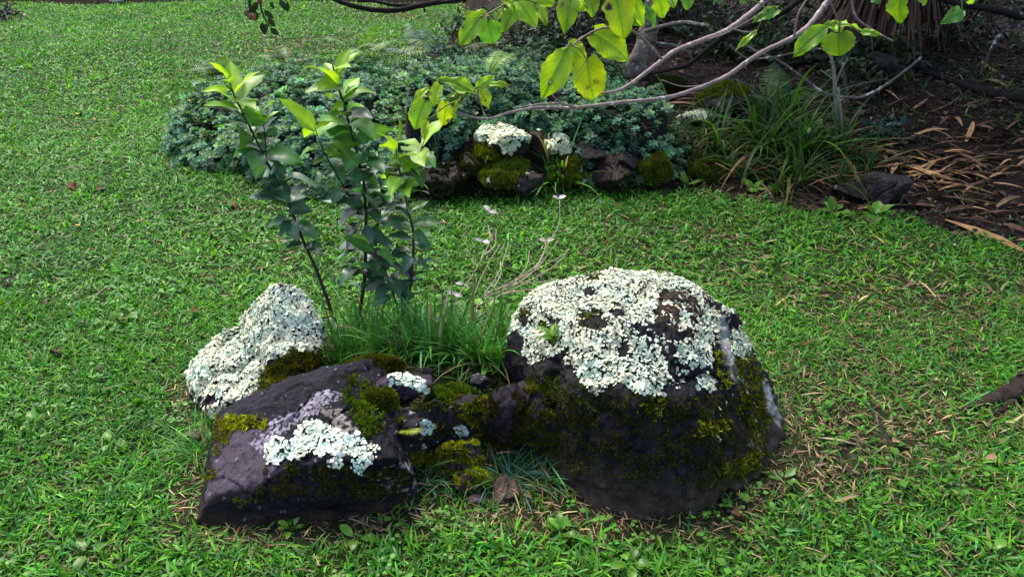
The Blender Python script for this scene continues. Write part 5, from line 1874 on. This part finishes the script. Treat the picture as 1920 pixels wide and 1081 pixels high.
TANC = (.50, .28, .12)
for lab, c in (
        ('largest tan dead leaf blade, running to the right border on the lawn edge', (1772, 408, 1925, 470, 24)), ('long pale dead leaf with an upturned end at the edge of the bed', (1610, 388, 1788, 388, 16)),
        ('thin dead leaf stalk along the lawn edge below the strap leaves', (1386, 362, 1560, 392, 9)), ('short bleached leaf strip at the lawn edge', (1388, 350, 1432, 362, 12)),
        ('curled hook-shaped dead leaf standing on the dark soil', (1812, 262, 1826, 224, 14)), ('pale dead leaf lying below the hook-shaped one', (1806, 250, 1850, 274, 12)),
        ('broad tan dead leaf in the middle of the heap', (1690, 308, 1790, 336, 18)), ('long reddish dead leaf crossing the heap', (1700, 328, 1850, 322, 13)), ('bleached dead leaf at the top of the heap', (1702, 290, 1762, 308, 14)),
        ('stiff dead leaf rising from the heap to the upper right', (1705, 322, 1802, 286, 9)), ('dead leaf with a pale face at the foot of the heap', (1760, 354, 1812, 352, 12)), ('slim dead leaf below the heap', (1740, 336, 1870, 362, 9)),
        ('orange-tan dead leaf under the sagging branch', (1652, 164, 1686, 184, 11)), ('tan dead leaf beside the rotting log', (1848, 146, 1892, 162, 12)), ('thin tan dead leaf above the rotting log', (1842, 112, 1876, 134, 9)),
        ('dead leaf heap strip lying level over the soil, upper left', (1640, 258, 1728, 262, 12)), ('dead leaf strip lying below the level one', (1660, 268, 1735, 252, 10)), ('pointed dead leaf by the wet black stone', (1672, 322, 1682, 302, 14))):
    dead_blade(lab, *c, seed=int(c[0] + c[1] * 3), col=TANC)
rr = np.random.default_rng(45)
for k in range(150):
    px, py = (rr.normal(1740, 70), rr.normal(310, 38)) if k % 2 else (rr.uniform(1540, 1915), rr.uniform(190, 430))
    if py > 340 + .25 * (px - 1560) + 10:
        continue
    L_ = rr.uniform(30, 95)
    a = rr.normal(0.05, .5)
    dead_blade('narrow dry leaf strip scattered over the dark soil', px, py, px + L_ * math.cos(a), py + .5 * L_ * math.sin(a), rr.uniform(3.5, 12), 300 + k, (np.array([.42, .235, .11]) if k % 3 == 0 else np.array([.15, .08, .045])), 'narrow dry leaf strips on the bed')
for k in range(26):
    px, py = rr.uniform(1180, 1330), rr.uniform(240, 300)
    L_ = rr.uniform(40, 90)
    dead_blade('curved brown dead strap lying by the moss ball', px, py, px + L_ * rr.choice([-1, 1]), py + rr.normal(8, 14), rr.uniform(5, 8), 500 + k, (.21, .10, .05), 'brown dead straps by the moss ball', .06)
for k in range(9):
    dead_blade('tan dead leaf in a neat bundle below the mossy boulder', 1246 + rr.normal(0, 6), 176 + k * 2.2, 1316 + rr.normal(0, 6), 172 + k * 3.2, 7, 600 + k, (.24, .13, .07), 'tan leaf bundle under the mossy boulder', .05)

# ------------------------------------------------------------------ light, sky, camera
SUN_EL, SUN_AZ = math.radians(58), math.radians(-30)
w = bpy.data.worlds.new('World')
scene.world = w
w.use_nodes = True
nt = w.node_tree
bg = nt.nodes['Background']
sky = nt.nodes.new('ShaderNodeTexSky')
sky.sky_type = 'NISHITA'
sky.sun_disc = False
sky.sun_elevation = SUN_EL
sky.sun_rotation = SUN_AZ
sky.air_density = 1.0
sky.dust_density = 3.0
sky.ozone_density = 1.0
nt.links.new(sky.outputs[0], bg.inputs['Color'])
bg.inputs['Strength'].default_value = 0.15
sd = bpy.data.lights.new('sun', 'SUN')
sd.energy = 2.5
sd.angle = math.radians(28)
sd.color = (1.0, 0.95, 0.86)
so_ = bpy.data.objects.new('sun', sd)
COL.objects.link(so_)
dirv = Vector((math.sin(SUN_AZ) * math.cos(SUN_EL), math.cos(SUN_AZ) * math.cos(SUN_EL), math.sin(SUN_EL)))
so_.rotation_euler = dirv.to_track_quat('Z', 'Y').to_euler()
so_.location = (0, 0, 12)

cam = bpy.data.cameras.new('camera')
cam.sensor_width = 36.0
cam.lens = 36.0 * F / W
cam.clip_start = 0.05
cam.clip_end = 500
co = bpy.data.objects.new('camera', cam)
COL.objects.link(co)
co.location = (0, 0, CAMZ)
co.rotation_euler = (PI / 2 - PITCH, 0, 0)
scene.camera = co
vs = scene.view_settings
vs.view_transform = 'Standard'
vs.look = 'None'
vs.exposure = 1.06
vs.gamma = 1.0
scene.cycles.max_bounces = 8
scene.cycles.transparent_max_bounces = 8
